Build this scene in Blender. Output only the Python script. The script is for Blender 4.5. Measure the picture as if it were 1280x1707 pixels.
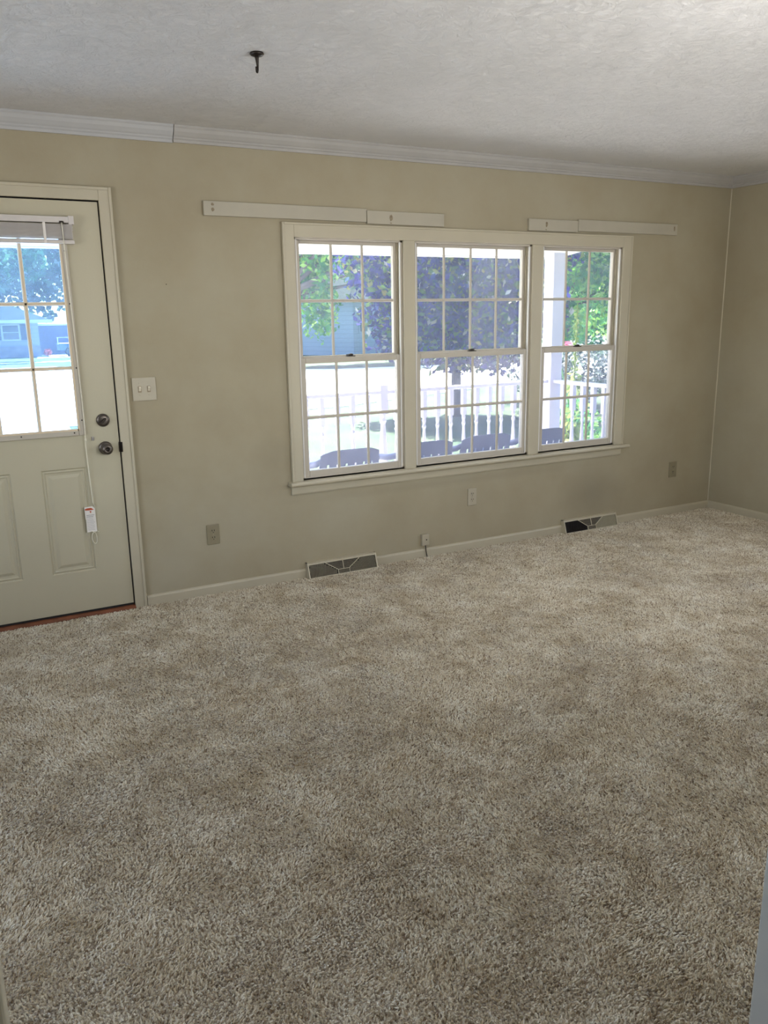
import bpy, math, random
from mathutils import Vector, Matrix, noise
random.seed(7)
for o in list(bpy.data.objects): bpy.data.objects.remove(o)
scene = bpy.context.scene
COL = scene.collection
PI = math.pi

# ------------------------------------------------------------------ camera
F_PX, CX, CY, CZ, YAW, PITCH, ROLL = 1365.4, 0.0, -4.339, 1.5159, 0.4926, 0.2356, -0.0167
fw = Vector((math.sin(YAW)*math.cos(PITCH), math.cos(YAW)*math.cos(PITCH), -math.sin(PITCH)))
r0 = Vector((math.cos(YAW), -math.sin(YAW), 0)); u0 = r0.cross(fw)
rt = r0*math.cos(ROLL) + u0*math.sin(ROLL); up = -r0*math.sin(ROLL) + u0*math.cos(ROLL)
cam_data = bpy.data.cameras.new('camera'); cam = bpy.data.objects.new('camera', cam_data); COL.objects.link(cam)
cam_data.sensor_fit = 'VERTICAL'; cam_data.sensor_height = 36.0
cam_data.lens = F_PX / 1707.0 * 36.0
cam_data.clip_start = 0.05; cam_data.clip_end = 400
M = Matrix((rt, up, -fw)).transposed().to_4x4(); M.translation = Vector((CX, CY, CZ))
cam.matrix_world = M
scene.camera = cam

# ------------------------------------------------------------------ light
w = bpy.data.worlds.new('sky'); scene.world = w; w.use_nodes = True
nt = w.node_tree; nt.nodes.clear()
sky = nt.nodes.new('ShaderNodeTexSky'); sky.sky_type = 'NISHITA'; sky.sun_disc = False
SUN_EL, SUN_AZ = math.radians(61), math.radians(14)      # azimuth from +y towards +x
sky.sun_elevation = SUN_EL; sky.sun_rotation = SUN_AZ
sky.air_density = 1.0; sky.dust_density = 1.5
bg = nt.nodes.new('ShaderNodeBackground'); bg.inputs['Strength'].default_value = 0.75
wo = nt.nodes.new('ShaderNodeOutputWorld')
nt.links.new(sky.outputs[0], bg.inputs['Color']); nt.links.new(bg.outputs[0], wo.inputs['Surface'])

sd = bpy.data.lights.new('sun', 'SUN'); sd.energy = 54.0; sd.angle = math.radians(0.6); sd.color = (1.0, 0.95, 0.86)
sun = bpy.data.objects.new('sun', sd); COL.objects.link(sun)
sdir = Vector((math.sin(SUN_AZ)*math.cos(SUN_EL), math.cos(SUN_AZ)*math.cos(SUN_EL), math.sin(SUN_EL)))
sun.rotation_euler = sdir.to_track_quat('Z', 'Y').to_euler()
sun.location = (6, 12, 12)

def area(name, loc, target, sx, sy, power, color):
    d = bpy.data.lights.new(name, 'AREA'); d.shape = 'RECTANGLE'; d.size = sx; d.size_y = sy
    d.energy = power; d.color = color
    o = bpy.data.objects.new(name, d); COL.objects.link(o); o.location = loc
    o.rotation_euler = (Vector(loc)-Vector(target)).to_track_quat('Z', 'Y').to_euler()
    return o
# fill lamps added in made-up wall openings: one at the end of the passage behind the
# camera, one each in the left and back walls; the right one is an unseen window's daylight
area('passage_fill_lamp', (3.3, -7.45, 1.5), (0.7, -3.5, 1.8), 1.8, 1.3, 36, (1.0, 0.97, 0.92))
area('right_window_daylight', (5.24, -2.6, 1.45), (2.0, -2.6, 1.2), 1.3, 1.3, 18, (0.92, 0.94, 1.0))
area('left_fill_lamp', (-1.66, -1.9, 1.45), (1.0, -1.9, 3.8), 1.5, 1.3, 33, (1.0, 0.97, 0.93))
area('back_fill_lamp', (2.25, -3.56, 1.5), (2.7, -1.9, 3.0), 1.4, 1.1, 45, (1.0, 0.97, 0.93))

vs = scene.view_settings
scene.display_settings.display_device = 'sRGB'
vs.view_transform = 'Standard'; vs.look = 'None'; vs.exposure = 0.0; vs.gamma = 1.0; vs.use_curve_mapping = False
cy = scene.cycles
cy.use_denoising = True
cy.max_bounces = 12; cy.diffuse_bounces = 6; cy.glossy_bounces = 4; cy.transparent_max_bounces = 16
cy.transmission_bounces = 6
cy.sample_clamp_indirect = 6.0
cy.caustics_reflective = False; cy.caustics_refractive = False

# ------------------------------------------------------------------ materials
def mat(name, color, rough=0.6, metal=0.0, var=0.0, vscale=8.0, bump=0.0, bscale=60.0, bdist=0.002, color2=None, spec=None):
    m = bpy.data.materials.new(name); m.use_nodes = True
    n = m.node_tree.nodes; l = m.node_tree.links
    b = n['Principled BSDF']
    b.inputs['Roughness'].default_value = rough; b.inputs['Metallic'].default_value = metal
    if spec is not None: b.inputs['Specular IOR Level'].default_value = spec
    b.inputs['Base Color'].default_value = (*color, 1)
    tc = n.new('ShaderNodeTexCoord')
    nz = n.new('ShaderNodeTexNoise'); nz.inputs['Scale'].default_value = vscale; nz.inputs['Detail'].default_value = 4
    l.new(tc.outputs['Object'], nz.inputs['Vector'])
    if var > 0 or color2:
        mx = n.new('ShaderNodeMix'); mx.data_type = 'RGBA'
        c2 = color2 if color2 else tuple(max(0, c*(1-var)) for c in color)
        mx.inputs[6].default_value = (*color, 1); mx.inputs[7].default_value = (*c2, 1)
        rp = n.new('ShaderNodeValToRGB'); rp.color_ramp.elements[0].position = 0.35; rp.color_ramp.elements[1].position = 0.65
        l.new(nz.outputs['Fac'], rp.inputs[0]); l.new(rp.outputs[0], mx.inputs[0]); l.new(mx.outputs[2], b.inputs['Base Color'])
    if bump > 0:
        nb = n.new('ShaderNodeTexNoise'); nb.inputs['Scale'].default_value = bscale; nb.inputs['Detail'].default_value = 3
        l.new(tc.outputs['Object'], nb.inputs['Vector'])
        bp = n.new('ShaderNodeBump'); bp.inputs['Strength'].default_value = bump; bp.inputs['Distance'].default_value = bdist
        l.new(nb.outputs['Fac'], bp.inputs['Height']); l.new(bp.outputs[0], b.inputs['Normal'])
    return m

def ramp(n, stops):
    r = n.new('ShaderNodeValToRGB'); e = r.color_ramp.elements
    while len(e) < len(stops): e.new(0.5)
    for k, (p, c) in enumerate(stops): e[k].position = p; e[k].color = (*c, 1)
    return r

def carpet_mat():
    m = bpy.data.materials.new('carpet'); m.use_nodes = True
    n = m.node_tree.nodes; l = m.node_tree.links; b = n['Principled BSDF']
    b.inputs['Roughness'].default_value = 0.95; b.inputs['Specular IOR Level'].default_value = 0.1
    b.inputs['Sheen Weight'].default_value = 0.5; b.inputs['Sheen Roughness'].default_value = 0.5
    tc = n.new('ShaderNodeTexCoord')
    def nz(s, d, r=0.6, dist=0.0):
        x = n.new('ShaderNodeTexNoise'); x.inputs['Scale'].default_value = s; x.inputs['Detail'].default_value = d
        x.inputs['Roughness'].default_value = r; x.inputs['Distortion'].default_value = dist
        l.new(tc.outputs['Object'], x.inputs['Vector']); return x.outputs['Fac']
    tuft = nz(150, 4, 0.7, 0.8)
    vor = n.new('ShaderNodeTexVoronoi'); vor.inputs['Scale'].default_value = 150; l.new(tc.outputs['Object'], vor.inputs['Vector'])
    r1 = ramp(n, [(0.36, (0.12, 0.085, 0.055)), (0.44, (0.40, 0.34, 0.26)), (0.52, (0.64, 0.575, 0.475)), (0.64, (0.88, 0.83, 0.74))])
    l.new(tuft, r1.inputs[0])
    mott = nz(9, 6, 0.75, 0.5); patch = nz(1.3, 5, 0.65, 0.3); clump = nz(42, 3, 0.6, 0.4)
    r2 = ramp(n, [(0.3, (0.66, 0.61, 0.55)), (0.5, (0.97, 0.95, 0.92)), (0.7, (1.2, 1.2, 1.19))]); l.new(mott, r2.inputs[0])
    r3 = ramp(n, [(0.34, (0.74, 0.69, 0.62)), (0.48, (0.97, 0.95, 0.91)), (0.64, (1.22, 1.23, 1.25))]); l.new(patch, r3.inputs[0])
    r4 = ramp(n, [(0.32, (0.55, 0.50, 0.44)), (0.48, (1.0, 1.0, 1.0)), (0.7, (1.18, 1.18, 1.18))]); l.new(clump, r4.inputs[0])
    def mul(a, c):
        x = n.new('ShaderNodeMix'); x.data_type = 'RGBA'; x.blend_type = 'MULTIPLY'; x.inputs[0].default_value = 1.0
        l.new(a, x.inputs[6]); l.new(c, x.inputs[7]); return x.outputs[2]
    col = mul(mul(mul(r1.outputs[0], r2.outputs[0]), r3.outputs[0]), r4.outputs[0])
    l.new(col, b.inputs['Base Color'])
    add = n.new('ShaderNodeMath'); add.operation = 'ADD'; l.new(tuft, add.inputs[0])
    mm = n.new('ShaderNodeMath'); mm.operation = 'MULTIPLY'; mm.inputs[1].default_value = -0.35; l.new(vor.outputs['Distance'], mm.inputs[0])
    l.new(mm.outputs[0], add.inputs[1])
    ad2 = n.new('ShaderNodeMath'); ad2.operation = 'ADD'; l.new(add.outputs[0], ad2.inputs[0])
    m3 = n.new('ShaderNodeMath'); m3.operation = 'MULTIPLY'; m3.inputs[1].default_value = 1.6; l.new(mott, m3.inputs[0]); l.new(m3.outputs[0], ad2.inputs[1])
    bp = n.new('ShaderNodeBump'); bp.inputs['Strength'].default_value = 0.9; bp.inputs['Distance'].default_value = 0.012
    l.new(ad2.outputs[0], bp.inputs['Height']); l.new(bp.outputs[0], b.inputs['Normal'])
    return m

def ceiling_mat():
    m = bpy.data.materials.new('ceiling_plaster'); m.use_nodes = True
    n = m.node_tree.nodes; l = m.node_tree.links; b = n['Principled BSDF']; b.inputs['Roughness'].default_value = 0.9
    tc = n.new('ShaderNodeTexCoord')
    nz = n.new('ShaderNodeTexNoise'); nz.inputs['Scale'].default_value = 20; nz.inputs['Detail'].default_value = 8; nz.inputs['Roughness'].default_value = 0.75; nz.inputs['Distortion'].default_value = 1.6
    l.new(tc.outputs['Object'], nz.inputs['Vector'])
    n2 = n.new('ShaderNodeTexNoise'); n2.inputs['Scale'].default_value = 2.2; n2.inputs['Detail'].default_value = 5; n2.inputs['Distortion'].default_value = 1.0
    l.new(tc.outputs['Object'], n2.inputs['Vector'])
    r = ramp(n, [(0.35, (0.82, 0.81, 0.80)), (0.65, (0.87, 0.86, 0.855))]); l.new(n2.outputs['Fac'], r.inputs[0]); l.new(r.outputs[0], b.inputs['Base Color'])
    bp = n.new('ShaderNodeBump'); bp.inputs['Strength'].default_value = 1.0; bp.inputs['Distance'].default_value = 0.02
    l.new(nz.outputs['Fac'], bp.inputs['Height']); l.new(bp.outputs[0], b.inputs['Normal'])
    return m

def wall_mat():
    m = bpy.data.materials.new('wall_paint'); m.use_nodes = True
    n = m.node_tree.nodes; l = m.node_tree.links; b = n['Principled BSDF']; b.inputs['Roughness'].default_value = 0.75
    b.inputs['Specular IOR Level'].default_value = 0.3
    tc = n.new('ShaderNodeTexCoord'); geo = n.new('ShaderNodeNewGeometry')
    nz = n.new('ShaderNodeTexNoise'); nz.inputs['Scale'].default_value = 1.6; nz.inputs['Detail'].default_value = 6; nz.inputs['Roughness'].default_value = 0.6
    l.new(geo.outputs['Position'], nz.inputs['Vector'])
    r = ramp(n, [(0.3, (0.355, 0.310, 0.218)), (0.5, (0.385, 0.345, 0.250)), (0.7, (0.41, 0.378, 0.286))]); l.new(nz.outputs['Fac'], r.inputs[0])
    last = r.outputs[0]
    # soot smudges above the floor register and left of the window stool; the last is the apron's shadow, painted on
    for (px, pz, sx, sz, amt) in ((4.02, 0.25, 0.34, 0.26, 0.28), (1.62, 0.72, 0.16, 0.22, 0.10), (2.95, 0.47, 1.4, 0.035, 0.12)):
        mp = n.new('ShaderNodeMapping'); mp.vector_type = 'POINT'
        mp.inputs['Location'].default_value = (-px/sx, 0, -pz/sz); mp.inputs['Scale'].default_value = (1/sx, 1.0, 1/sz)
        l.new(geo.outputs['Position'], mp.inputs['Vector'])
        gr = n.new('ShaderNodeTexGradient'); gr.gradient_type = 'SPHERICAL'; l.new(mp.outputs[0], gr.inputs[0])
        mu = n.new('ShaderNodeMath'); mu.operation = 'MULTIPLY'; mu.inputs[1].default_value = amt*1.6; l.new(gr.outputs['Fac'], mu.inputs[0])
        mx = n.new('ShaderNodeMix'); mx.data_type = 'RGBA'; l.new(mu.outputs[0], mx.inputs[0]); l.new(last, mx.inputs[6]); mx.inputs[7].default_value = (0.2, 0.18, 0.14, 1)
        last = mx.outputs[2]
    l.new(last, b.inputs['Base Color'])
    nb = n.new('ShaderNodeTexNoise'); nb.inputs['Scale'].default_value = 140; nb.inputs['Detail'].default_value = 3; l.new(geo.outputs['Position'], nb.inputs['Vector'])
    bp = n.new('ShaderNodeBump'); bp.inputs['Strength'].default_value = 0.12; bp.inputs['Distance'].default_value = 0.002
    l.new(nb.outputs['Fac'], bp.inputs['Height']); l.new(bp.outputs[0], b.inputs['Normal'])
    return m

def glass_mat(name, tint, haze, hcol):
    m = bpy.data.materials.new(name); m.use_nodes = True
    n = m.node_tree.nodes; l = m.node_tree.links; n.clear()
    out = n.new('ShaderNodeOutputMaterial')
    tr = n.new('ShaderNodeBsdfTransparent'); tr.inputs[0].default_value = (*tint, 1)
    gl = n.new('ShaderNodeBsdfGlossy'); gl.inputs['Roughness'].default_value = 0.02
    tl = n.new('ShaderNodeBsdfTranslucent'); tl.inputs[0].default_value = (*hcol, 1)
    m1 = n.new('ShaderNodeMixShader'); m1.inputs[0].default_value = 0.012; l.new(tr.outputs[0], m1.inputs[1]); l.new(gl.outputs[0], m1.inputs[2])
    m2 = n.new('ShaderNodeMixShader'); l.new(m1.outputs[0], m2.inputs[1]); l.new(tl.outputs[0], m2.inputs[2])
    tc = n.new('ShaderNodeTexCoord'); nz = n.new('ShaderNodeTexNoise'); nz.inputs['Scale'].default_value = 5
    l.new(tc.outputs['Object'], nz.inputs['Vector'])
    mr = n.new('ShaderNodeMapRange'); mr.inputs[1].default_value = 0.3; mr.inputs[2].default_value = 0.7; mr.inputs[3].default_value = haze*0.8; mr.inputs[4].default_value = haze*1.2
    l.new(nz.outputs['Fac'], mr.inputs[0]); l.new(mr.outputs[0], m2.inputs[0])
    l.new(m2.outputs[0], out.inputs['Surface'])
    return m

def leaf_mat(name, cols, trans=0.4):
    m = bpy.data.materials.new(name); m.use_nodes = True
    n = m.node_tree.nodes; l = m.node_tree.links; n.clear()
    out = n.new('ShaderNodeOutputMaterial'); g = n.new('ShaderNodeNewGeometry')
    r = ramp(n, cols); l.new(g.outputs['Random Per Island'], r.inputs[0])
    d = n.new('ShaderNodeBsdfDiffuse'); t = n.new('ShaderNodeBsdfTranslucent'); mx = n.new('ShaderNodeMixShader'); mx.inputs[0].default_value = trans
    l.new(r.outputs[0], d.inputs[0]); l.new(r.outputs[0], t.inputs[0]); l.new(d.outputs[0], mx.inputs[1]); l.new(t.outputs[0], mx.inputs[2])
    l.new(mx.outputs[0], out.inputs['Surface'])
    return m

def siding_mat(name, c1, c2, period):
    m = mat(name, c1, 0.7)
    n = m.node_tree.nodes; l = m.node_tree.links; b = n['Principled BSDF']
    g = n.new('ShaderNodeNewGeometry'); wv = n.new('ShaderNodeTexWave'); wv.wave_type = 'BANDS'; wv.bands_direction = 'Z'; wv.wave_profile = 'SAW'
    wv.inputs['Scale'].default_value = 2*PI/(20*period)
    l.new(g.outputs['Position'], wv.inputs['Vector'])
    r = ramp(n, [(0.0, c1), (0.8, c1), (0.97, c2)]); l.new(wv.outputs['Fac'], r.inputs[0]); l.new(r.outputs[0], b.inputs['Base Color'])
    return m

MT = {}
MT['carpet'] = carpet_mat(); MT['ceiling'] = ceiling_mat(); MT['wall'] = wall_mat()
MT['trim'] = mat('cream_trim_paint', (0.503, 0.462, 0.355), 0.45, var=0.06, vscale=3, bump=0.1, bscale=90)
MT['crown'] = mat('white_crown_paint', (0.447, 0.439, 0.43), 0.5, var=0.08, vscale=4, bump=0.15, bscale=60)
MT['crown_new'] = mat('bluish_white_crown_paint', (0.482, 0.49, 0.507), 0.5, var=0.05, vscale=4, bump=0.15, bscale=60)
MT['jamb'] = mat('opening_jamb_paint', (0.527, 0.552, 0.544), 0.6, var=0.04, vscale=5, bump=0.1, bscale=120)
MT['door'] = mat('cream_door_paint', (0.504, 0.47, 0.353), 0.45, var=0.05, vscale=2.5, bump=0.12, bscale=110)
MT['sash'] = mat('white_vinyl', (0.499, 0.46, 0.398), 0.4, var=0.03, vscale=6)
MT['liner'] = mat('bright_jamb_liner', (0.82, 0.82, 0.82), 0.35, var=0.03)
MT['lite'] = mat('backlit_tan_lite_plastic', (0.703, 0.589, 0.437), 0.5, var=0.05, vscale=12)  # glow of light through the plastic is put into this tan
MT['blind'] = mat('white_aluminium_blind', (0.62, 0.59, 0.58), 0.4, var=0.05, vscale=20)
MT['cord'] = mat('white_cord', (0.85, 0.83, 0.72), 0.8, var=0.05, vscale=60)
MT['bronze'] = mat('aged_pewter_metal', (0.16, 0.14, 0.125), 0.38, 0.85, var=0.3, vscale=40)
MT['dark_metal'] = mat('dark_bronze_metal', (0.035, 0.028, 0.025), 0.4, 0.7, var=0.3, vscale=60)
MT['black'] = mat('black_rubber', (0.012, 0.011, 0.012), 0.7, var=0.3, vscale=30)
MT['dark'] = mat('dark_duct_inside', (0.02, 0.017, 0.015), 0.8, var=0.3, vscale=30)
MT['oak'] = mat('reddish_wood_threshold', (0.22, 0.075, 0.035), 0.5, var=0.4, vscale=18)
MT['plate'] = mat('almond_wall_plate_plastic', (0.44, 0.40, 0.31), 0.4, var=0.03, vscale=20)
MT['plate_beige'] = mat('beige_outlet_plastic', (0.274, 0.241, 0.162), 0.4, var=0.05, vscale=20)
MT['toggle'] = mat('ivory_toggle_plastic', (0.80, 0.74, 0.62), 0.35, var=0.03, vscale=30)
MT['register'] = mat('cream_register_enamel', (0.55, 0.50, 0.38), 0.4, var=0.06, vscale=25)
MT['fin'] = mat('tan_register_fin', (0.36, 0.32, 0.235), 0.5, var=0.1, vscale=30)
MT['fin_green'] = mat('greenish_register_damper', (0.30, 0.29, 0.205), 0.5, var=0.1, vscale=30)
MT['board'] = mat('cream_painted_board', (0.445, 0.416, 0.338), 0.55, var=0.06, vscale=6, bump=0.15, bscale=50)
MT['raw'] = mat('scraped_bare_patch', (0.20, 0.155, 0.10), 0.8, color2=(0.36, 0.31, 0.22), vscale=60)
MT['paper'] = mat('white_tag_card', (0.80, 0.77, 0.74), 0.7, var=0.03, vscale=40)
MT['tag_red'] = mat('red_tag_print', (0.55, 0.09, 0.03), 0.7, var=0.2, vscale=90)
MT['tag_ink'] = mat('grey_tag_print', (0.36, 0.34, 0.34), 0.7, var=0.2, vscale=90)
MT['glass'] = glass_mat('window_glass', (0.90, 0.93, 0.95), 0.055, (0.6, 0.72, 1.0))
MT['glass_low'] = glass_mat('screened_window_glass', (0.86, 0.89, 0.93), 0.085, (0.78, 0.80, 1.0))
MT['glass_door'] = glass_mat('door_glass', (0.64, 0.80, 1.0), 0.10, (0.44, 0.64, 0.96))
# outdoors
MT['concrete'] = mat('pale_concrete', (0.74, 0.72, 0.69), 0.9, var=0.12, vscale=0.8, bump=0.2, bscale=30)
MT['porch_floor'] = mat('porch_concrete', (0.66, 0.64, 0.61), 0.85, var=0.1, vscale=2, bump=0.2, bscale=40)
MT['grass'] = mat('lawn_grass', (0.02, 0.055, 0.018), 0.95, color2=(0.055, 0.08, 0.025), vscale=1.8, bump=0.8, bscale=40, bdist=0.05)
MT['porch_white'] = mat('white_porch_paint', (0.56, 0.53, 0.62), 0.5, var=0.04, vscale=6)
MT['soffit'] = mat('white_beadboard', (0.80, 0.80, 0.82), 0.5, var=0.03)
MT['chair'] = mat('slate_grey_plastic', (0.10, 0.12, 0.24), 0.45, var=0.08, vscale=6)
MT['bark'] = mat('grey_bark', (0.05, 0.045, 0.05), 0.9, color2=(0.09, 0.075, 0.07), vscale=14, bump=0.6, bscale=30, bdist=0.02)
MT['leaf_green'] = leaf_mat('green_leaves', [(0, (0.03, 0.13, 0.05)), (0.5, (0.07, 0.24, 0.07)), (0.82, (0.20, 0.40, 0.06)), (1, (0.36, 0.50, 0.2))])
MT['leaf_dark'] = leaf_mat('deep_green_leaves', [(0, (0.015, 0.055, 0.035)), (0.6, (0.03, 0.10, 0.055)), (0.9, (0.07, 0.17, 0.06)), (1, (0.35, 0.42, 0.36))])
MT['leaf_purple'] = leaf_mat('purple_maple_leaves', [(0, (0.014, 0.012, 0.07)), (0.55, (0.06, 0.055, 0.24)), (0.68, (0.03, 0.085, 0.06)), (0.88, (0.13, 0.20, 0.05)), (0.95, (0.3, 0.24, 0.08)), (1, (0.5, 0.5, 0.5))])
MT['leaf_yellow'] = leaf_mat('yellow_green_leaves', [(0, (0.10, 0.17, 0.03)), (0.6, (0.24, 0.32, 0.07)), (1, (0.5, 0.5, 0.2))])
MT['leaf_hydrangea'] = leaf_mat('blue_green_leaves', [(0, (0.03, 0.06, 0.05)), (0.55, (0.07, 0.12, 0.09)), (0.7, (0.35, 0.38, 0.36)), (1, (0.6, 0.6, 0.62))])
MT['petal_pink'] = leaf_mat('pink_petals', [(0, (0.45, 0.10, 0.18)), (1, (0.7, 0.3, 0.38))])
MT['petal_red'] = leaf_mat('red_petals', [(0, (0.5, 0.05, 0.06)), (1, (0.6, 0.16, 0.16))])
MT['siding_blue'] = siding_mat('blue_lap_siding', (0.17, 0.26, 0.38), (0.11, 0.17, 0.26), 0.22)
MT['siding_white'] = siding_mat('pale_lap_siding', (0.30, 0.33, 0.42), (0.18, 0.20, 0.27), 0.22)
MT['navy'] = mat('navy_painted_boards', (0.035, 0.05, 0.14), 0.7, var=0.15, vscale=1.2)
MT['roof'] = mat('grey_shingles', (0.035, 0.045, 0.045), 1.0, spec=0.0, var=0.25, vscale=3, bump=0.5, bscale=12)
MT['house_trim'] = mat('white_house_trim', (0.62, 0.64, 0.66), 0.6, var=0.05)
MT['house_glass'] = mat('dark_house_glass', (0.05, 0.08, 0.12), 0.1, var=0.1)
MT['shutter'] = mat('dark_shutter_paint', (0.03, 0.045, 0.09), 0.6, var=0.1)
MT['brick'] = mat('grey_violet_stone', (0.16, 0.15, 0.20), 0.85, color2=(0.28, 0.26, 0.30), vscale=3, bump=0.5, bscale=10)
MT['trailer'] = mat('blue_trailer_paint', (0.06, 0.13, 0.22), 0.5, var=0.15, vscale=4)

# ------------------------------------------------------------------ mesh helpers
class MB:
    def __init__(s): s.v = []; s.f = []; s.mi = []; s.cur = 0
    def add(s, vs, fs):
        b = len(s.v); s.v += [Vector(p) for p in vs]; s.f += [tuple(i+b for i in f) for f in fs]; s.mi += [s.cur]*len(fs); return s
    def box(s, x0, x1, y0, y1, z0, z1):
        return s.add([(x0,y0,z0),(x1,y0,z0),(x1,y1,z0),(x0,y1,z0),(x0,y0,z1),(x1,y0,z1),(x1,y1,z1),(x0,y1,z1)],
                     [(0,3,2,1),(4,5,6,7),(0,1,5,4),(1,2,6,5),(2,3,7,6),(3,0,4,7)])
    def prism(s, prof, axis, a0, a1):
        # prof: closed 2D outline in the two other axes (x: (y,z); y: (x,z); z: (x,y))
        def P(p, a): return (a, p[0], p[1]) if axis == 'x' else ((p[0], a, p[1]) if axis == 'y' else (p[0], p[1], a))
        n = len(prof)
        return s.add([P(p, a0) for p in prof] + [P(p, a1) for p in prof],
                     [tuple(range(n))[::-1], tuple(range(n, 2*n))] + [(i, (i+1) % n, (i+1) % n+n, i+n) for i in range(n)])
    def lathe(s, prof, c, axis='z', n=20):
        vs = []; fs = []; m = len(prof)
        for k in range(n):
            a = 2*PI*k/n
            for (r, h) in prof:
                x, y = r*math.cos(a), r*math.sin(a)
                vs.append((c[0]+x, c[1]+y, c[2]+h) if axis == 'z' else (c[0]+x, c[1]+h, c[2]+y))
        for k in range(n):
            k2 = (k+1) % n
            for i in range(m-1): fs.append((k*m+i, k2*m+i, k2*m+i+1, k*m+i+1))
        fs.append(tuple(k*m for k in range(n))[::-1]); fs.append(tuple(k*m+m-1 for k in range(n)))
        return s.add(vs, fs)
    def tube(s, path, r, n=8):
        path = [Vector(p) for p in path]; R = r if isinstance(r, (list, tuple)) else [r]*len(path)
        vs = []; fs = []; prev = None
        for i, p in enumerate(path):
            d = (path[min(i+1, len(path)-1)] - path[max(i-1, 0)]).normalized()
            if prev is None:
                a = Vector((0, 0, 1)) if abs(d.z) < 0.9 else Vector((1, 0, 0)); u = d.cross(a).normalized()
            else: u = (prev - d*prev.dot(d)).normalized()
            prev = u; v = d.cross(u)
            for k in range(n):
                t = 2*PI*k/n; vs.append(p + (u*math.cos(t) + v*math.sin(t))*R[i])
        for i in range(len(path)-1):
            for k in range(n): fs.append((i*n+k, i*n+(k+1) % n, (i+1)*n+(k+1) % n, (i+1)*n+k))
        fs.append(tuple(range(n))[::-1]); fs.append(tuple((len(path)-1)*n+k for k in range(n)))
        return s.add(vs, fs)
    def sheet(s, pts, yfun, thick): pass

ORG = {}
def build(name, mb, material, parent=None, bevel=0.0, smooth=False, seg=2, mats=None):
    me = bpy.data.meshes.new(name)
    lo = Vector([min(v[i] for v in mb.v) for i in range(3)]); hi = Vector([max(v[i] for v in mb.v) for i in range(3)])
    org = Vector(((lo.x+hi.x)/2, (lo.y+hi.y)/2, lo.z))
    me.from_pydata([v-org for v in mb.v], [], mb.f); me.validate(); me.update()
    o = bpy.data.objects.new(name, me); COL.objects.link(o)
    for mm in (mats or [material]): me.materials.append(mm)
    if mats:
        for p, i in zip(me.polygons, mb.mi): p.material_index = i
    if smooth:
        for p in me.polygons: p.use_smooth = True
    ORG[o] = org
    if parent: o.parent = parent; o.location = org - ORG[parent]
    else: o.location = org
    if bevel > 0:
        b = o.modifiers.new('bevel', 'BEVEL'); b.width = bevel; b.segments = seg; b.limit_method = 'ANGLE'; b.angle_limit = math.radians(40)
        b.harden_normals = False
    return o
def empty(name, loc):
    o = bpy.data.objects.new(name, None); COL.objects.link(o); o.location = loc; o.empty_display_size = 0.05
    ORG[o] = Vector(loc); return o
def struct(o, label=None):
    o['kind'] = 'structure'
    if label: o['label'] = label
    return o
def tag(o, label, cat, group=None, kind=None):
    o['label'] = label; o['category'] = cat
    if group: o['group'] = group
    if kind: o['kind'] = kind
    return o
def plab(o, l): o['label'] = l; return o
def copy_tree(o, parent=None):
    c = o.copy(); COL.objects.link(c); c.parent = parent
    for ch in list(o.children): copy_tree(ch, c)
    return c

# ------------------------------------------------------------------ room shell
XL, XR, YB, H = -1.7, 5.228, -3.5, 2.44
WT = 0.075
WIN = [(1.796, 2.476), (2.553, 3.423), (3.507, 4.192)]
WZ0, WZ1 = 0.600, 1.936
DX0, DX1, DZ1 = -0.134, 0.792, 2.076

def grid_floor():
    m = MB(); m.box(XL-0.15, XR+0.15, YB-4.0, 0.0, -0.12, 0.0); return m
struct(build('floor', grid_floor(), MT['carpet']), 'speckled beige pile carpet')
m = MB(); m.box(XL-0.15, XR+0.15, YB-4.0, WT, H, H+0.12); struct(build('ceiling', m, MT['ceiling']), 'white textured plaster ceiling')
m = MB()
m.box(XL-0.15, DX0, 0, WT, -0.12, H); m.box(DX0, DX1, 0, WT, DZ1, H); m.box(DX1, WIN[0][0], 0, WT, -0.12, H)
m.box(WIN[0][0], WIN[2][1], 0, WT, -0.12, WZ0); m.box(WIN[0][0], WIN[2][1], 0, WT, WZ1, H)
m.box(WIN[2][1], XR+0.15, 0, WT, -0.12, H)
m.box(WIN[0][1], WIN[1][0], 0, WT, WZ0, WZ1); m.box(WIN[1][1], WIN[2][0], 0, WT, WZ0, WZ1)
struct(build('wall_front', m, MT['wall']), 'cream painted wall with the window and door')
m = MB(); m.box(XR, XR+0.15, YB, -3.3, -0.12, H); m.box(XR, XR+0.15, -1.9, 0, -0.12, H); m.box(XR, XR+0.15, -3.3, -1.9, -0.12, 0.75); m.box(XR, XR+0.15, -3.3, -1.9, 2.15, H); struct(build('wall_right', m, MT['wall']))
m = MB(); m.box(XL-0.15, XL, YB-4.0, -2.7, -0.12, H); m.box(XL-0.15, XL, -1.1, 0, -0.12, H)
m.box(XL-0.15, XL, -2.7, -1.1, -0.12, 0.75); m.box(XL-0.15, XL, -2.7, -1.1, 2.15, H)
struct(build('wall_left', m, MT['wall']))
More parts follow.
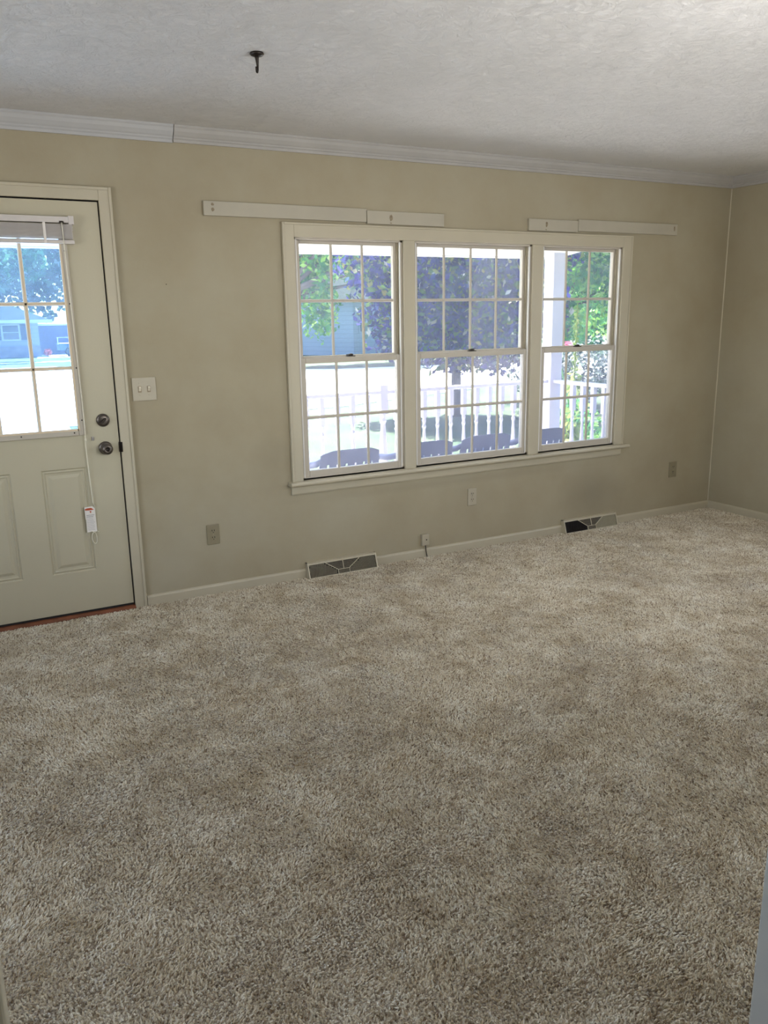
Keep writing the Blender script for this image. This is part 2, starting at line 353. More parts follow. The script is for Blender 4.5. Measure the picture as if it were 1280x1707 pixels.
# back wall with the cased opening the camera looks through
m = MB(); m.box(XL, -0.035, YB-0.12, YB, -0.12, H); m.box(1.255, 1.5, YB-0.12, YB, -0.12, H); m.box(3.0, XR+0.15, YB-0.12, YB, -0.12, H); m.box(1.5, 3.0, YB-0.12, YB, -0.12, 0.9); m.box(1.5, 3.0, YB-0.12, YB, 2.1, H); m.box(-0.035, 1.255, YB-0.12, YB, 2.2, H)
struct(build('wall_back', m, MT['wall']))
m = MB(); m.box(-0.035, -0.017, YB-0.125, YB+0.0, 0, 2.2); struct(build('trim_1', m, MT['trim'], bevel=0.003), 'left jamb of the opening in the foreground')
m = MB(); m.box(1.243, 1.255, YB-0.125, YB+0.0, 0, 2.2); struct(build('trim_2', m, MT['jamb'], bevel=0.003), 'right jamb of the opening in the foreground')
# passage behind the opening
m = MB(); m.box(XL-0.15, 2.3, -7.62, -7.5, -0.12, H); m.box(4.3, XR+0.15, -7.62, -7.5, -0.12, H)
m.box(2.3, 4.3, -7.62, -7.5, -0.12, 0.8); m.box(2.3, 4.3, -7.62, -7.5, 2.2, H)
struct(build('wall_passage_back', m, MT['wall']))
m = MB(); m.box(XR, XR+0.15, -7.5, YB-0.12, -0.12, H); struct(build('wall_passage_right', m, MT['wall']))

# carpet pile: real yarn tufts over the part of the floor near the camera's side of the room; they lean
# with the nap, which changes direction from patch to patch
import numpy as np
def carpet_pile():
    rng = np.random.default_rng(5); sp = 0.0058
    xs = np.arange(XL+0.01, XR-0.02, sp); ys = np.arange(-4.6, -0.02, sp)
    X, Y = np.meshgrid(xs, ys); X = X.ravel(); Y = Y.ravel()
    keep = (Y > -3.49) | ((Y < -3.635) & (X > -1.0) & (X < 2.2)) | ((X > -0.01) & (X < 1.235))
    X = X[keep]; Y = Y[keep]; n = len(X)
    X = X + rng.uniform(-1, 1, n)*sp*0.75; Y = Y + rng.uniform(-1, 1, n)*sp*0.75
    ok = (Y < -0.018) & ~((Y > -0.064) & (((X > 1.785) & (X < 2.26)) | ((X > 3.735) & (X < 4.24)))) & (X < XR-0.016) & ~((Y > -0.032) & (X < 0.80))
    X = X[ok]; Y = Y[ok]; n = len(X)
    def field(seed, cell):          # smooth random field by bilinear/cosine interpolation of a lattice
        r = np.random.default_rng(seed); G = r.uniform(-1, 1, (600, 600))
        u = (X+2)/cell; v = (Y+5)/cell; i = u.astype(int); j = v.astype(int); fu = u-i; fv = v-j
        fu = fu*fu*(3-2*fu); fv = fv*fv*(3-2*fv)
        return (G[i, j]*(1-fu)+G[i+1, j]*fu)*(1-fv) + (G[i, j+1]*(1-fu)+G[i+1, j+1]*fu)*fv
    gx = field(1, 0.45)*0.7 + field(2, 0.16)*0.6 + field(3, 0.055)*0.55 + field(7, 0.022)*0.5
    gy = field(4, 0.45)*0.7 + field(5, 0.16)*0.6 + field(6, 0.055)*0.55 + field(8, 0.022)*0.5
    lx = gx*0.0055 + rng.normal(0, 0.0026, n); ly = gy*0.0055 + rng.normal(0, 0.0026, n)
    hgt = 0.0125 + rng.normal(0, 0.0012, n) + field(9, 0.03)*0.0016
    P = np.zeros((n, 4, 3), np.float32)
    cx = rng.normal(0, 0.0011, n); cy_ = rng.normal(0, 0.0011, n)
    for k, (t, h) in enumerate(((0, 0), (0.25, 0.45), (0.7, 0.82), (1.15, 1.0))):
        P[:, k, 0] = X + lx*t + (cx if k in (1, 2) else 0)*(1 if k == 1 else -1); P[:, k, 1] = Y + ly*t + (cy_ if k in (1, 2) else 0)*(1 if k == 1 else -1)
        P[:, k, 2] = hgt*h - 0.006
    c = bpy.data.hair_curves.new('carpet_pile'); c.add_curves([4]*n)
    c.position_data.foreach_set('vector', P.ravel())
    at = c.attributes.get('radius') or c.attributes.new('radius', 'FLOAT', 'POINT')
    R = np.tile(np.array([0.0013, 0.0019, 0.0019, 0.0011], np.float32), n)*np.repeat(rng.uniform(0.8, 1.2, n), 4).astype(np.float32)
    at.data.foreach_set('value', R.astype(np.float32)); c.update_tag()
    m = bpy.data.materials.new('carpet_yarn'); m.use_nodes = True
    nn = m.node_tree.nodes; l = m.node_tree.links; b = nn['Principled BSDF']
    b.inputs['Roughness'].default_value = 0.85; b.inputs['Specular IOR Level'].default_value = 0.15
    b.inputs['Sheen Weight'].default_value = 1.0; b.inputs['Sheen Roughness'].default_value = 0.35
    b.inputs['Sheen Tint'].default_value = (0.92, 0.93, 1.0, 1)
    hi = nn.new('ShaderNodeHairInfo')
    r = ramp(nn, [(0.0, (0.24, 0.175, 0.11)), (0.10, (0.43, 0.355, 0.26)), (0.3, (0.69, 0.62, 0.49)), (0.7, (0.81, 0.76, 0.64)), (1.0, (0.90, 0.88, 0.79))])
    l.new(hi.outputs['Random'], r.inputs[0])
    tcc = nn.new('ShaderNodeNewGeometry'); nz = nn.new('ShaderNodeTexNoise'); nz.inputs['Scale'].default_value = 5; nz.inputs['Detail'].default_value = 7; nz.inputs['Roughness'].default_value = 0.75
    l.new(tcc.outputs['Position'], nz.inputs['Vector'])
    r2 = ramp(nn, [(0.36, (0.72, 0.665, 0.57)), (0.5, (0.92, 0.90, 0.86)), (0.64, (1.05, 1.07, 1.10))]); l.new(nz.outputs['Fac'], r2.inputs[0])
    mx = nn.new('ShaderNodeMix'); mx.data_type = 'RGBA'; mx.blend_type = 'MULTIPLY'; mx.inputs[0].default_value = 1.0
    l.new(r.outputs[0], mx.inputs[6]); l.new(r2.outputs[0], mx.inputs[7]); l.new(mx.outputs[2], b.inputs['Base Color'])
    c.materials.append(m)
    o = bpy.data.objects.new('carpet_pile', c); COL.objects.link(o)
    o['label'] = 'speckled beige cut-pile carpet covering the whole room'; o['category'] = 'carpet'; o['kind'] = 'stuff'
    print('tufts', n)
carpet_pile()

# baseboards, broken by the two registers
BBP = [(0, 0), (-0.013, 0), (-0.013, 0.046), (-0.010, 0.054), (-0.004, 0.058), (0, 0.058)]
V1, V2 = (1.792, 2.252), (3.742, 4.232)
bb = MB()
for a, b in ((0.857, V1[0]), (V1[1], V2[0]), (V2[1], XR)): bb.prism(BBP, 'x', a, b)
struct(build('baseboard_front', bb, MT['trim']))
m = MB(); m.prism([(XR+y, z) for y, z in BBP], 'y', YB, -0.013); struct(build('baseboard_right', m, MT['trim']))
m = MB(); m.prism(BBP, 'x', XL, -0.2); struct(build('baseboard_left', m, MT['trim']))

m = MB(); m.prism([(XR, 0), (XR-0.005, 0), (XR-0.003, -0.003), (XR, -0.005)], 'z', 0.06, H-0.075); struct(build('trim_12', m, MT['trim']), 'pale line of caulk down the right corner')
# crown moulding: profile (out from the wall, down from the ceiling)
CP = [(0, 0), (-0.048, 0), (-0.048, -0.008), (-0.042, -0.014), (-0.036, -0.028), (-0.024, -0.044), (-0.017, -0.050), (-0.017, -0.056), (-0.010, -0.062), (-0.010, -0.074), (0, -0.074)]
def crown(x0, x1, k=1.0): m = MB(); m.prism([(y*k, H+z*k) for y, z in CP], 'x', x0, x1); return m
struct(build('trim_3', crown(XL, 1.172, 1.04), MT['crown_new']), 'left length of crown moulding, bluish white')
struct(build('trim_4', crown(1.176, XR), MT['crown']), 'long length of crown moulding')
m = MB(); m.prism([(XR+y, H+z) for y, z in CP], 'y', YB, -0.0); struct(build('trim_5', m, MT['crown']), 'crown moulding on the right wall')
m = MB()
for (x, z, r) in ((1.176, 2.425, 0.006), (1.181, 2.41, 0.004), (1.172, 2.432, 0.005), (1.186, 2.398, 0.0035)):
    m.lathe([(r*0.2, -0.003), (r, -0.001), (r, 0.001), (r*0.2, 0.003)], (x, -0.036+(2.43-z)*0.5, z), 'y', 8)
tag(build('caulk_patch', m, MT['raw'], smooth=True), 'small rough brown caulk patch at the joint in the crown moulding', 'caulk')

# ------------------------------------------------------------------ door
m = MB()
CB = 0.061
def casing(m, x0, x1, z0, z1, bottom=True):
    pass
# mitred casing with a rounded outer bead, one mesh
m.box(DX0-CB, DX0, -0.016, 0, 0, DZ1+CB); m.box(DX1, DX1+CB, -0.016, 0, 0, DZ1+CB); m.box(DX0, DX1, -0.016, 0, DZ1, DZ1+CB)
m.box(DX1+CB-0.014, DX1+CB, -0.021, -0.016, 0, DZ1+CB); m.box(DX0-CB, DX0-CB+0.014, -0.021, -0.016, 0, DZ1+CB); m.box(DX0-CB+0.014, DX1+CB-0.014, -0.021, -0.016, DZ1+CB-0.014, DZ1+CB)
struct(build('trim_6', m, MT['trim'], bevel=0.004, seg=3), 'cream door casing')
m = MB(); m.box(DX0, DX0+0.003, 0, WT, 0, DZ1); m.box(DX1-0.001, DX1+0.001, 0.0, WT, 0, DZ1); m.box(DX0, DX1, 0, WT, DZ1-0.001, DZ1+0.001)
m.box(DX1-0.012, DX1, 0.05, 0.065, 0, DZ1); m.box(DX0, DX0+0.012, 0.05, 0.065, 0, DZ1); m.box(DX0, DX1, 0.05, 0.065, DZ1-0.012, DZ1)
struct(build('trim_7', m, MT['black']), 'dark weatherstripped door jamb seen in the gap')
m = MB(); m.prism([(-0.028, 0.0), (-0.028, 0.008), (-0.012, 0.018), (0.14, 0.02), (0.14, -0.12), (0.0, -0.12), (0.0, 0.0)], 'x', DX0, DX1)
struct(build('trim_8', m, MT['oak'], bevel=0.002), 'reddish wood door threshold')

D0, D1, DB, DT = -0.128, 0.7865, 0.031, 2.069
LX0, LX1, LZ0, LZ1 = 0.063, 0.595, 0.984, 1.905      # visible glass
door = empty('door_1', ((D0+D1)/2, 0.02, 0)); struct(door, 'cream front door with a nine-pane window and two lower panels')
P_R = (0.398, 0.613, 0.246, 0.790); P_L = (0.045, 0.258, 0.246, 0.790)
def door_slab():
    m = MB(); y0, y1 = 0.0, 0.044
    hx0, hx1, hz0, hz1 = LX0-0.012, LX1+0.012, LZ0-0.012, LZ1+0.012
    # slab split in bands around the glass and the two lower panel recesses
    m.box(D0, hx0, y0, y1, 0.82, DT); m.box(hx1, D1, y0, y1, 0.82, DT)
    m.box(hx0, hx1, y0, y1, hz1, DT); m.box(hx0, hx1, y0, y1, 0.82, hz0)
    m.box(D0, P_L[0], y0, y1, DB, 0.82); m.box(P_L[1], P_R[0], y0, y1, DB, 0.82); m.box(P_R[1], D1, y0, y1, DB, 0.82)
    for P in (P_L, P_R):
        m.box(P[0], P[1], y0, y1, DB, P[2]); m.box(P[0], P[1], y0, y1, P[3], 0.82)
    return m
sl = build('slab', door_slab(), MT['door'], door)
for P in (P_L, P_R):
    m = MB(); x0, x1, z0, z1 = P
    # embossed panel: sloping outer edge, recess, sloping rise, raised field
    rings = [(0.0, 0.0), (0.006, 0.007), (0.014, 0.003), (0.020, 0.0085), (0.030, 0.0095), (0.046, 0.002), (0.052, 0.002)]
    vs = []; fs = []
    for d, y in rings:
        vs += [(x0+d, y, z0+d), (x1-d, y, z0+d), (x1-d, y, z1-d), (x0+d, y, z1-d)]
    for k in range(len(rings)-1):
        for i in range(4): fs.append((4*k+i, 4*k+(i+1) % 4, 4*k+4+(i+1) % 4, 4*k+4+i))
    k = len(rings)-1; fs.append((4*k, 4*k+1, 4*k+2, 4*k+3))
    b = len(vs); vs += [(x0, 0.044, z0), (x1, 0.044, z0), (x1, 0.044, z1), (x0, 0.044, z1)]
    fs += [(b+3, b+2, b+1, b)] + [(i, b+i, b+(i+1) % 4, (i+1) % 4) for i in range(4)]
    m.add(vs, fs); build('panel', m, MT['door'], door)
# glazing frame: stepped surround, muntins, screw plugs, glass
m = MB(); fx0, fx1, fz0, fz1 = 0.030, 0.628, 0.953, 1.938
for (x0, x1, z0, z1) in ((fx0, LX0, fz0, fz1), (LX1, fx1, fz0, fz1), (LX0, LX1, fz0, LZ0), (LX0, LX1, LZ1, fz1)): m.box(x0, x1, -0.012, 0.018, z0, z1)
lf = build('glazing_frame', m, MT['sash'], door, bevel=0.004)
m = MB(); e = 0.006
for (x0, x1, z0, z1) in ((LX0-e, LX0+0.004, LZ0-e, LZ1+e), (LX1-0.004, LX1+e, LZ0-e, LZ1+e), (LX0, LX1, LZ0-e, LZ0+0.004), (LX0, LX1, LZ1-0.004, LZ1+e)): m.box(x0, x1, -0.0135, -0.004, z0, z1)
plab(build('inner_bead', m, MT['lite'], lf), 'tan inner bead of the glazing frame, coloured as if backlit')
m = MB()
for x in (0.2395, 0.4165): m.prism([(x-0.009, 0.004), (x-0.005, -0.003), (x+0.005, -0.003), (x+0.009, 0.004), (x+0.009, 0.016), (x-0.009, 0.016)], 'z', LZ0, LZ1)
for z in (1.288, 1.595): m.prism([(0.004, z-0.009), (-0.003, z-0.005), (-0.003, z+0.005), (0.004, z+0.009), (0.016, z+0.009), (0.016, z-0.009)], 'x', LX0, LX1)
plab(build('muntins', m, MT['lite'], lf), 'tan muntins dividing the nine panes, coloured as if backlit')
for k, (x, z) in enumerate([(0.614, 1.84), (0.613, 1.595), (0.613, 1.288), (0.614, 1.03), (0.573, 0.969), (0.327, 0.969), (0.08, 0.969), (0.044, 1.288), (0.044, 1.595), (0.044, 1.03), (0.044, 1.84)]):
    m = MB(); m.lathe([(0.0, -0.0135), (0.0035, -0.0135), (0.0035, -0.011)], (x, 0, z), 'y', 10); build('screw', m, MT['dark_metal'], lf)
m = MB(); m.box(LX0-0.008, LX1+0.008, 0.017, 0.021, LZ0-0.008, LZ1+0.008); build('glass', m, MT['glass_door'], door)
m = MB(); m.box(D0+0.002, D1-0.002, 0.004, 0.040, 0.014, 0.0315); plab(build('door_sweep', m, MT['black'], door), 'black rubber door sweep')
# deadbolt with thumb turn
db = (0.7165, 0, 1.0215)
m = MB(); m.lathe([(0.0, 0.0), (0.033, 0.0), (0.033, -0.006), (0.030, -0.010), (0.024, -0.012), (0.022, -0.016), (0.0, -0.017)], db, 'y', 32); dbo = build('deadbolt', m, MT['bronze'], door, smooth=True, bevel=0.001)
m = MB(); c = math.cos(0.75); s = math.sin(0.75)
pts = []
for k in range(16):
    a = 2*PI*k/16; u, v = 0.017*math.cos(a), 0.0055*math.sin(a)*(1+0.35*abs(math.cos(a))); pts.append((db[0]+u*c-v*s, db[2]+u*s+v*c))
m.prism(pts, 'y', -0.032, -0.014); plab(build('thumb_turn', m, MT['dark_metal'], dbo, bevel=0.0015), 'dark thumb turn')
kb = (0.7165, 0, 0.879)
m = MB(); m.lathe([(0.0, 0.0), (0.034, 0.0), (0.034, -0.006), (0.030, -0.011), (0.016, -0.013)], kb, 'y', 32); ko = build('door_knob', m, MT['bronze'], door, smooth=True)
m = MB(); m.lathe([(0.014, -0.012), (0.012, -0.022), (0.014, -0.029), (0.022, -0.034), (0.0275, -0.043), (0.0285, -0.052), (0.025, -0.061), (0.017, -0.066), (0.011, -0.067), (0.010, -0.063), (0.0, -0.062)], kb, 'y', 32); build('knob', m, MT['bronze'], ko, smooth=True)
m = MB(); m.lathe([(0.0, -0.063), (0.0095, -0.063), (0.009, -0.066), (0.0, -0.067)], kb, 'y', 20); plab(build('lock_button', m, MT['dark_metal'], ko, smooth=True), 'dark lock button in the middle of the knob')
m = MB(); m.box(0.783, 0.796, -0.006, 0.03, 0.853, 0.905); m.lathe([(0.0, 0.853), (0.0065, 0.853), (0.0065, 0.905), (0.0, 0.905)], (0.795, -0.012, 0), 'z', 12)
plab(build('strike_plate', m, MT['dark_metal'], door, bevel=0.001), 'dark strike at the door edge')
m = MB(); m.box(0.653, 0.665, -0.004, 0.0, 0.922, 0.942); m.box(0.656, 0.662, -0.006, -0.004, 0.927, 0.938)
plab(build('latch_keeper', m, MT['tag_ink'], door, bevel=0.001), 'small grey plastic keeper left of the knob')

# ------------------------------------------------------------------ mini blind pulled up on the door
bl = empty('window_blind', (0.329, -0.03, 1.87)); tag(bl, 'white mini blind pulled up in a stack on the front door window', 'window blind')
m = MB(); m.prism([(-0.045, 1.965), (-0.045, 1.992), (-0.041, 1.992), (-0.041, 1.97), (-0.012, 1.97), (-0.012, 1.992), (-0.008, 1.992), (-0.008, 1.965)], 'x', 0.0, 0.655)
for a, b in ((-0.006, 0.012), (0.640, 0.664)): m.box(a, b, -0.048, -0.0, 1.958, 1.996)
build('headrail', m, MT['blind'], bl, bevel=0.001)
nsl = 22
for k in range(nsl):
    z = 1.893 + k*0.00305
    m = MB(); jx = random.uniform(-0.002, 0.002)
    m.prism([(-0.041, z-0.0007), (-0.041, z+0.0011), (-0.034, z+0.0020), (-0.0265, z+0.0024), (-0.019, z+0.0020), (-0.012, z+0.0008), (-0.012, z-0.0007), (-0.019, z+0.0000), (-0.0265, z+0.0003), (-0.034, z+0.0000)], 'x', 0.002+jx, 0.656+jx)
    build('slat', m, MT['blind'], bl)
m = MB(); m.prism([(-0.042, 1.870), (-0.042, 1.884), (-0.038, 1.889), (-0.015, 1.889), (-0.011, 1.884), (-0.011, 1.870)], 'x', -0.002, 0.66)
build('bottom_rail', m, MT['blind'], bl, bevel=0.0015)
for x in (0.10, 0.53):
    m = MB(); m.box(x-0.006, x+0.006, -0.0435, -0.0425, 1.872, 1.966); plab(build('ladder_tape', m, MT['paper'], bl), 'pale ladder tape')
m = MB(); m.prism([(0.596, 1.963), (0.62, 1.963), (0.616, 1.972), (0.600, 1.972)], 'y', -0.0495, -0.046); plab(build('cord_lock', m, MT['dark_metal'], bl), 'dark cord lock in the headrail')
path = [(0.607, -0.050, 1.965), (0.609, -0.046, 1.90), (0.612, -0.032, 1.75), (0.617, -0.022, 1.45), (0.6215, -0.020, 1.15), (0.621, -0.022, 0.985), (0.618, -0.017, 0.90), (0.621, -0.012, 0.75), (0.626, -0.010, 0.60), (0.631, -0.008, 0.588)]
m = MB(); m.tube(path, 0.0012, 6); m.tube([(p[0]+0.0025, p[1]-0.0005, p[2]) for p in path], 0.0010, 6)
m.lathe([(0, -0.008), (0.004, -0.006), (0.005, 0.004), (0.002, 0.010)], (0.621, -0.020, 0.93), 'z', 10)
build('pull_cord', m, MT['cord'], bl, smooth=True)
m = MB(); L = []
for k in range(25):
    t = k/24; a = 2*PI*t
    L.append((0.621+0.017*math.sin(a)*(0.4+0.6*t)+0.012*t*0, -0.006, 0.447-0.030*(1-math.cos(a))))
m.tube([(0.606, -0.006, 0.455), (0.612, -0.006, 0.452)] + L + [(0.634, -0.006, 0.452), (0.643, -0.006, 0.447)], 0.0017, 6)
build('cord_loop', m, MT['cord'], bl, smooth=True)
m = MB(); m.tube([(0.626, -0.006, 0.605), (0.630, -0.006, 0.596), (0.634, -0.006, 0.582)], 0.0022, 6); build('cord_tassel', m, MT['cord'], bl, smooth=True)
tg = MB(); tg.prism([(0.583, 0.583), (0.622, 0.585), (0.634, 0.573), (0.635, 0.452), (0.586, 0.450), (0.5865, 0.516), (0.5835, 0.522)], 'y', -0.0058, -0.005)
tgo = plab(build('warning_tag', tg, MT['paper'], bl), 'small white warning tag with a red band')
m = MB(); m.prism([(0.585, 0.574), (0.596, 0.577), (0.616, 0.577), (0.629, 0.566), (0.616, 0.566), (0.604, 0.565), (0.585, 0.567)], 'y', -0.0064, -0.0058)
m.prism([(0.607, 0.561), (0.615, 0.561), (0.614, 0.554), (0.611, 0.549), (0.608, 0.556)], 'y', -0.0064, -0.0058)
plab(build('red_print', m, MT['tag_red'], tgo), 'red printed band')
m = MB(); z = 0.541
for k in range(11):
    x1 = 0.626 + random.uniform(-0.006, 0.004); h = 0.0028 if k < 2 else 0.0014
    m.box(0.590, x1, -0.0062, -0.0058, z-h, z); z -= 0.0078
plab(build('fine_print', m, MT['tag_ink'], tgo), 'rows of unreadable grey fine print')

# ------------------------------------------------------------------ windows
m = MB()
OX0, OX1, OZ1 = 1.727, 4.272, 2.012
m.box(OX0, WIN[0][0], -0.018, 0, 0.590, OZ1); m.box(WIN[2][1], OX1, -0.018, 0, 0.590, OZ1)
m.box(WIN[0][0], WIN[2][1], -0.018, 0, WZ1, OZ1)
m.box(WIN[0][1], WIN[1][0], -0.018, 0, 0.590, WZ1); m.box(WIN[1][1], WIN[2][0], -0.018, 0, 0.590, WZ1)
m.box(OX0, OX0+0.012, -0.023, -0.018, 0.590, OZ1); m.box(OX1-0.012, OX1, -0.023, -0.018, 0.590, OZ1); m.box(OX0+0.012, OX1-0.012, -0.023, -0.018, OZ1-0.012, OZ1)
struct(build('trim_9', m, MT['trim'], bevel=0.004, seg=3), 'cream casing around the three windows')
m = MB()
pr = [(0.02, 0.566), (-0.045, 0.566), (-0.052, 0.570), (-0.055, 0.578), (-0.052, 0.586), (-0.045, 0.590), (0.02, 0.592)]
m.prism(pr, 'x', 1.706, 4.312)
st = struct(build('trim_10', m, MT['trim'], bevel=0.003), 'window stool under the three windows')
m = MB(); m.prism([(0, 0.566), (-0.022, 0.566), (-0.016, 0.556), (-0.014, 0.520), (-0.010, 0.512), (0, 0.510)], 'x', 1.722, 4.262)
struct(build('trim_11', m, MT['trim']), 'window apron below the stool')

def sash(parent, name, x0, x1, z0, z1, y, gx0, gx1, gz0, gz1, ncol, gl):
    m = MB(); t = 0.032
    for (a, b, c, d) in ((x0, gx0, z0, z1), (gx1, x1, z0, z1), (gx0, gx1, z0, gz0), (gx0, gx1, gz1, z1)): m.box(a, b, y, y+t, c, d)
    so = build(name, m, MT['sash'], parent, bevel=0.003)
    m = MB(); mw = 0.009
    for k in range(1, ncol):
        x = gx0 + (gx1-gx0)*k/ncol; m.prism([(x-mw, y+0.016), (x-mw*0.5, y+0.008), (x+mw*0.5, y+0.008), (x+mw, y+0.016)], 'z', gz0, gz1)
    zc = (gz0+gz1)/2; m.prism([(y+0.0155, zc-mw), (y+0.0075, zc-mw*0.5), (y+0.0075, zc+mw*0.5), (y+0.0155, zc+mw)], 'x', gx0, gx1)
    build('muntins', m, MT['sash'], so)
    m = MB(); m.box(gx0-0.004, gx1+0.004, y+0.0175, y+0.0215, gz0-0.004, gz1+0.004); build('glass', m, MT[gl], so)
    return so
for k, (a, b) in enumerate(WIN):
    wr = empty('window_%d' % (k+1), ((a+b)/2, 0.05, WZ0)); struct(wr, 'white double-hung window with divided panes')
    m = MB()
    m.box(a, a+0.012, 0.0, WT, WZ0, WZ1); m.box(b-0.012, b, 0.0, WT, WZ0, WZ1); m.box(a, b, 0, WT, WZ1-0.010, WZ1); m.box(a, b, 0, WT+0.03, WZ0-0.01, WZ0+0.006)
    build('frame', m, MT['sash'], wr)
    m = MB()
    for s, x in ((1, a+0.012), (-1, b-0.012)):
        for yy in (0.031,): m.box(min(x, x+s*0.007), max(x, x+s*0.007), yy, yy+0.007, WZ0+0.006, WZ1-0.010)
        m.box(min(x, x+s*0.006), max(x, x+s*0.006), -0.002, 0.004, WZ0+0.006, WZ1-0.010)
    plab(build('jamb_liner', m, MT['liner'], wr), 'bright white sash track')
    m = MB(); m.box(b-0.022, b-0.010, 0.026, 0.0375, 1.289, WZ1-0.010); m.box(a+0.010, a+0.022, 0.026, 0.0375, 1.289, WZ1-0.010)  # dark strips that paint the jamb shadow beside the upper sash
    plab(build('jamb_shadow_strip', m, MT['fin'], wr), 'dark brown strip standing for the jamb shadow beside the upper sash')
    g0, g1 = a+0.050, b-0.038
    nc = 4 if k == 1 else 3
    lo = sash(wr, 'lower_sash', a+0.012, b-0.012, 0.598, 1.287, 0.006, g0, g1, 0.641, 1.256, nc, 'glass_low')
    sash(wr, 'upper_sash', a+0.012, b-0.012, 1.268, WZ1-0.010, 0.038, g0, g1, 1.296, 1.907, nc, 'glass')
    xc = (a+b)/2
    m = MB(); m.box(xc-0.026, xc+0.026, 0.008, 0.032, 1.287, 1.292); m.lathe([(0, 0), (0.014, 0), (0.013, 0.008), (0.006, 0.012), (0, 0.012)], (xc+0.004, 0.022, 1.292), 'z', 18)
    m.prism([(xc-0.032, 0.014), (xc-0.030, 0.008), (xc, 0.010), (xc, 0.024)], 'z', 1.294, 1.300)
    plab(build('sash_lock', m, MT['dark_metal'], lo, bevel=0.001), 'dark metal sash lock')

# ------------------------------------------------------------------ mounting boards above the window
def board(x0, x1, z0, z1, label, patches, tilt=0.0, cut=None):
    t = empty('mounting_board', ((x0+x1)/2, -0.0, z0)); tag(t, label, 'board', 'old curtain mounting boards above the windows')
    m = MB(); m.box(x0, x1, -0.020, 0, z0, z1); build('plank', m, MT['board'], t, bevel=0.0015)
    for (px0, px1, pz0, pz1) in patches:
        m = MB(); n = 10; pts = []
        for i in range(n):
            a = 2*PI*i/n; rr = random.uniform(0.7, 1.05)
            pts.append(((px0+px1)/2+(px1-px0)/2*rr*math.cos(a), (pz0+pz1)/2+(pz1-pz0)/2*rr*math.sin(a)))
        m.prism(pts, 'y', -0.0212, -0.0198); plab(build('bare_patch', m, MT['raw'], t), 'bare brown scraped patch')
    for x in (x0+0.045,): pass
    return t
board(1.305, 2.2385, 2.028, 2.099, 'long cream board above the left window, brown patch at its left end', [(1.343, 1.362, 2.075, 2.092), (1.343, 1.362, 2.047, 2.068)])
board(2.2425, 2.754, 2.020, 2.091, 'shorter cream board butted to the right end of the long left board', [(2.385, 2.408, 2.037, 2.078), (2.388, 2.402, 2.024, 2.031)])
board(3.384, 3.783, 2.020, 2.091, 'short cream board above the right window, starting near the centre window edge', [(3.513, 3.533, 2.038, 2.080), (3.514, 3.525, 2.024, 2.032)])
board(3.786, 4.683, 2.028, 2.099, 'long cream board at the far right above the right window', [(4.648, 4.660, 2.048, 2.090)])

# ------------------------------------------------------------------ wall plates
sw = empty('light_switch', (0.935, 0, 1.105)); tag(sw, 'double light switch on the wall right of the front door', 'light switch')
m = MB(); m.box(0.874, 0.996, -0.006, 0, 1.106, 1.226); pl = build('cover_plate', m, MT['plate'], sw, bevel=0.003)
for x in (0.912, 0.958):
    m = MB(); m.box(x-0.0085, x+0.0085, -0.0068, -0.0058, 1.150, 1.182); plab(build('toggle_slot', m, MT['raw'], sw), 'dark slot around the toggle')
    m = MB(); m.prism([(-0.006, 1.155), (-0.018, 1.174), (-0.014, 1.180), (-0.006, 1.178)], 'x', x-0.0055, x+0.0055); build('toggle', m, MT['toggle'], sw, bevel=0.001)
    for z in (1.136, 1.197):
        m = MB(); m.lathe([(0, -0.0075), (0.0035, -0.007), (0.0038, -0.005)], (x, 0, z), 'y', 10); build('screw', m, MT['plate'], sw)
def outlet(x0, x1, z0, z1, label, blank=False, mt='plate', slots=True):
    xc, zc = (x0+x1)/2, (z0+z1)/2
    t = empty('wall_outlet', (xc, 0, z0)); tag(t, label, 'wall outlet', 'electrical outlets on the window wall')
    m = MB(); m.box(x0, x1, -0.006, 0, z0, z1); build('cover_plate', m, MT[mt], t, bevel=0.0025)
    for dz in (0.0195, -0.0195):
        m = MB(); pts = []
        for i in range(20):
            a = 2*PI*i/20; pts.append((xc+0.0165*math.cos(a), zc+dz+max(-0.0125, min(0.0125, 0.0165*math.sin(a)))))
        m.prism(pts, 'y', -0.0075, -0.005); r = build('receptacle', m, MT[mt], t, bevel=0.0005)
        m = MB()
        for dx in (-0.0063, 0.0063): m.box(xc+dx-0.0017, xc+dx+0.0017, -0.0079, -0.0074, zc+dz-0.001, zc+dz+0.008)
        m.lathe([(0, -0.0079), (0.0024, -0.0079), (0.0024, -0.0074)], (xc, 0, zc+dz-0.0075), 'y', 8)
        plab(build('slots', m, MT['black'], r), 'black plug slots')
    m = MB(); m.lathe([(0, -0.0078), (0.003, -0.0072), (0.0032, -0.005)], (xc, 0, zc), 'y', 10); build('screw', m, MT['fin'], t)
outlet(1.210, 1.282, 0.289, 0.403, 'beige wall outlet low on the wall between the front door and the windows', mt='plate_beige')
outlet(2.949, 3.017, 0.296, 0.409, 'cream wall outlet centred under the middle window')
outlet(4.775, 4.852, 0.287, 0.406, 'darker beige wall outlet nearest the right corner of the room', mt='plate_beige')
jk = empty('cable_jack', (2.617, 0, 0.08)); tag(jk, 'small white cable jack box with a short dark cord above the baseboard', 'cable jack')
m = MB(); m.box(2.590, 2.643, -0.022, 0, 0.081, 0.153); build('jack_box', m, MT['plate'], jk, bevel=0.003)
m = MB(); m.lathe([(0, -0.0235), (0.004, -0.0235), (0.0045, -0.0215)], (2.622, 0, 0.118), 'y', 12); plab(build('screw', m, MT['dark_metal'], jk), 'dark screw')
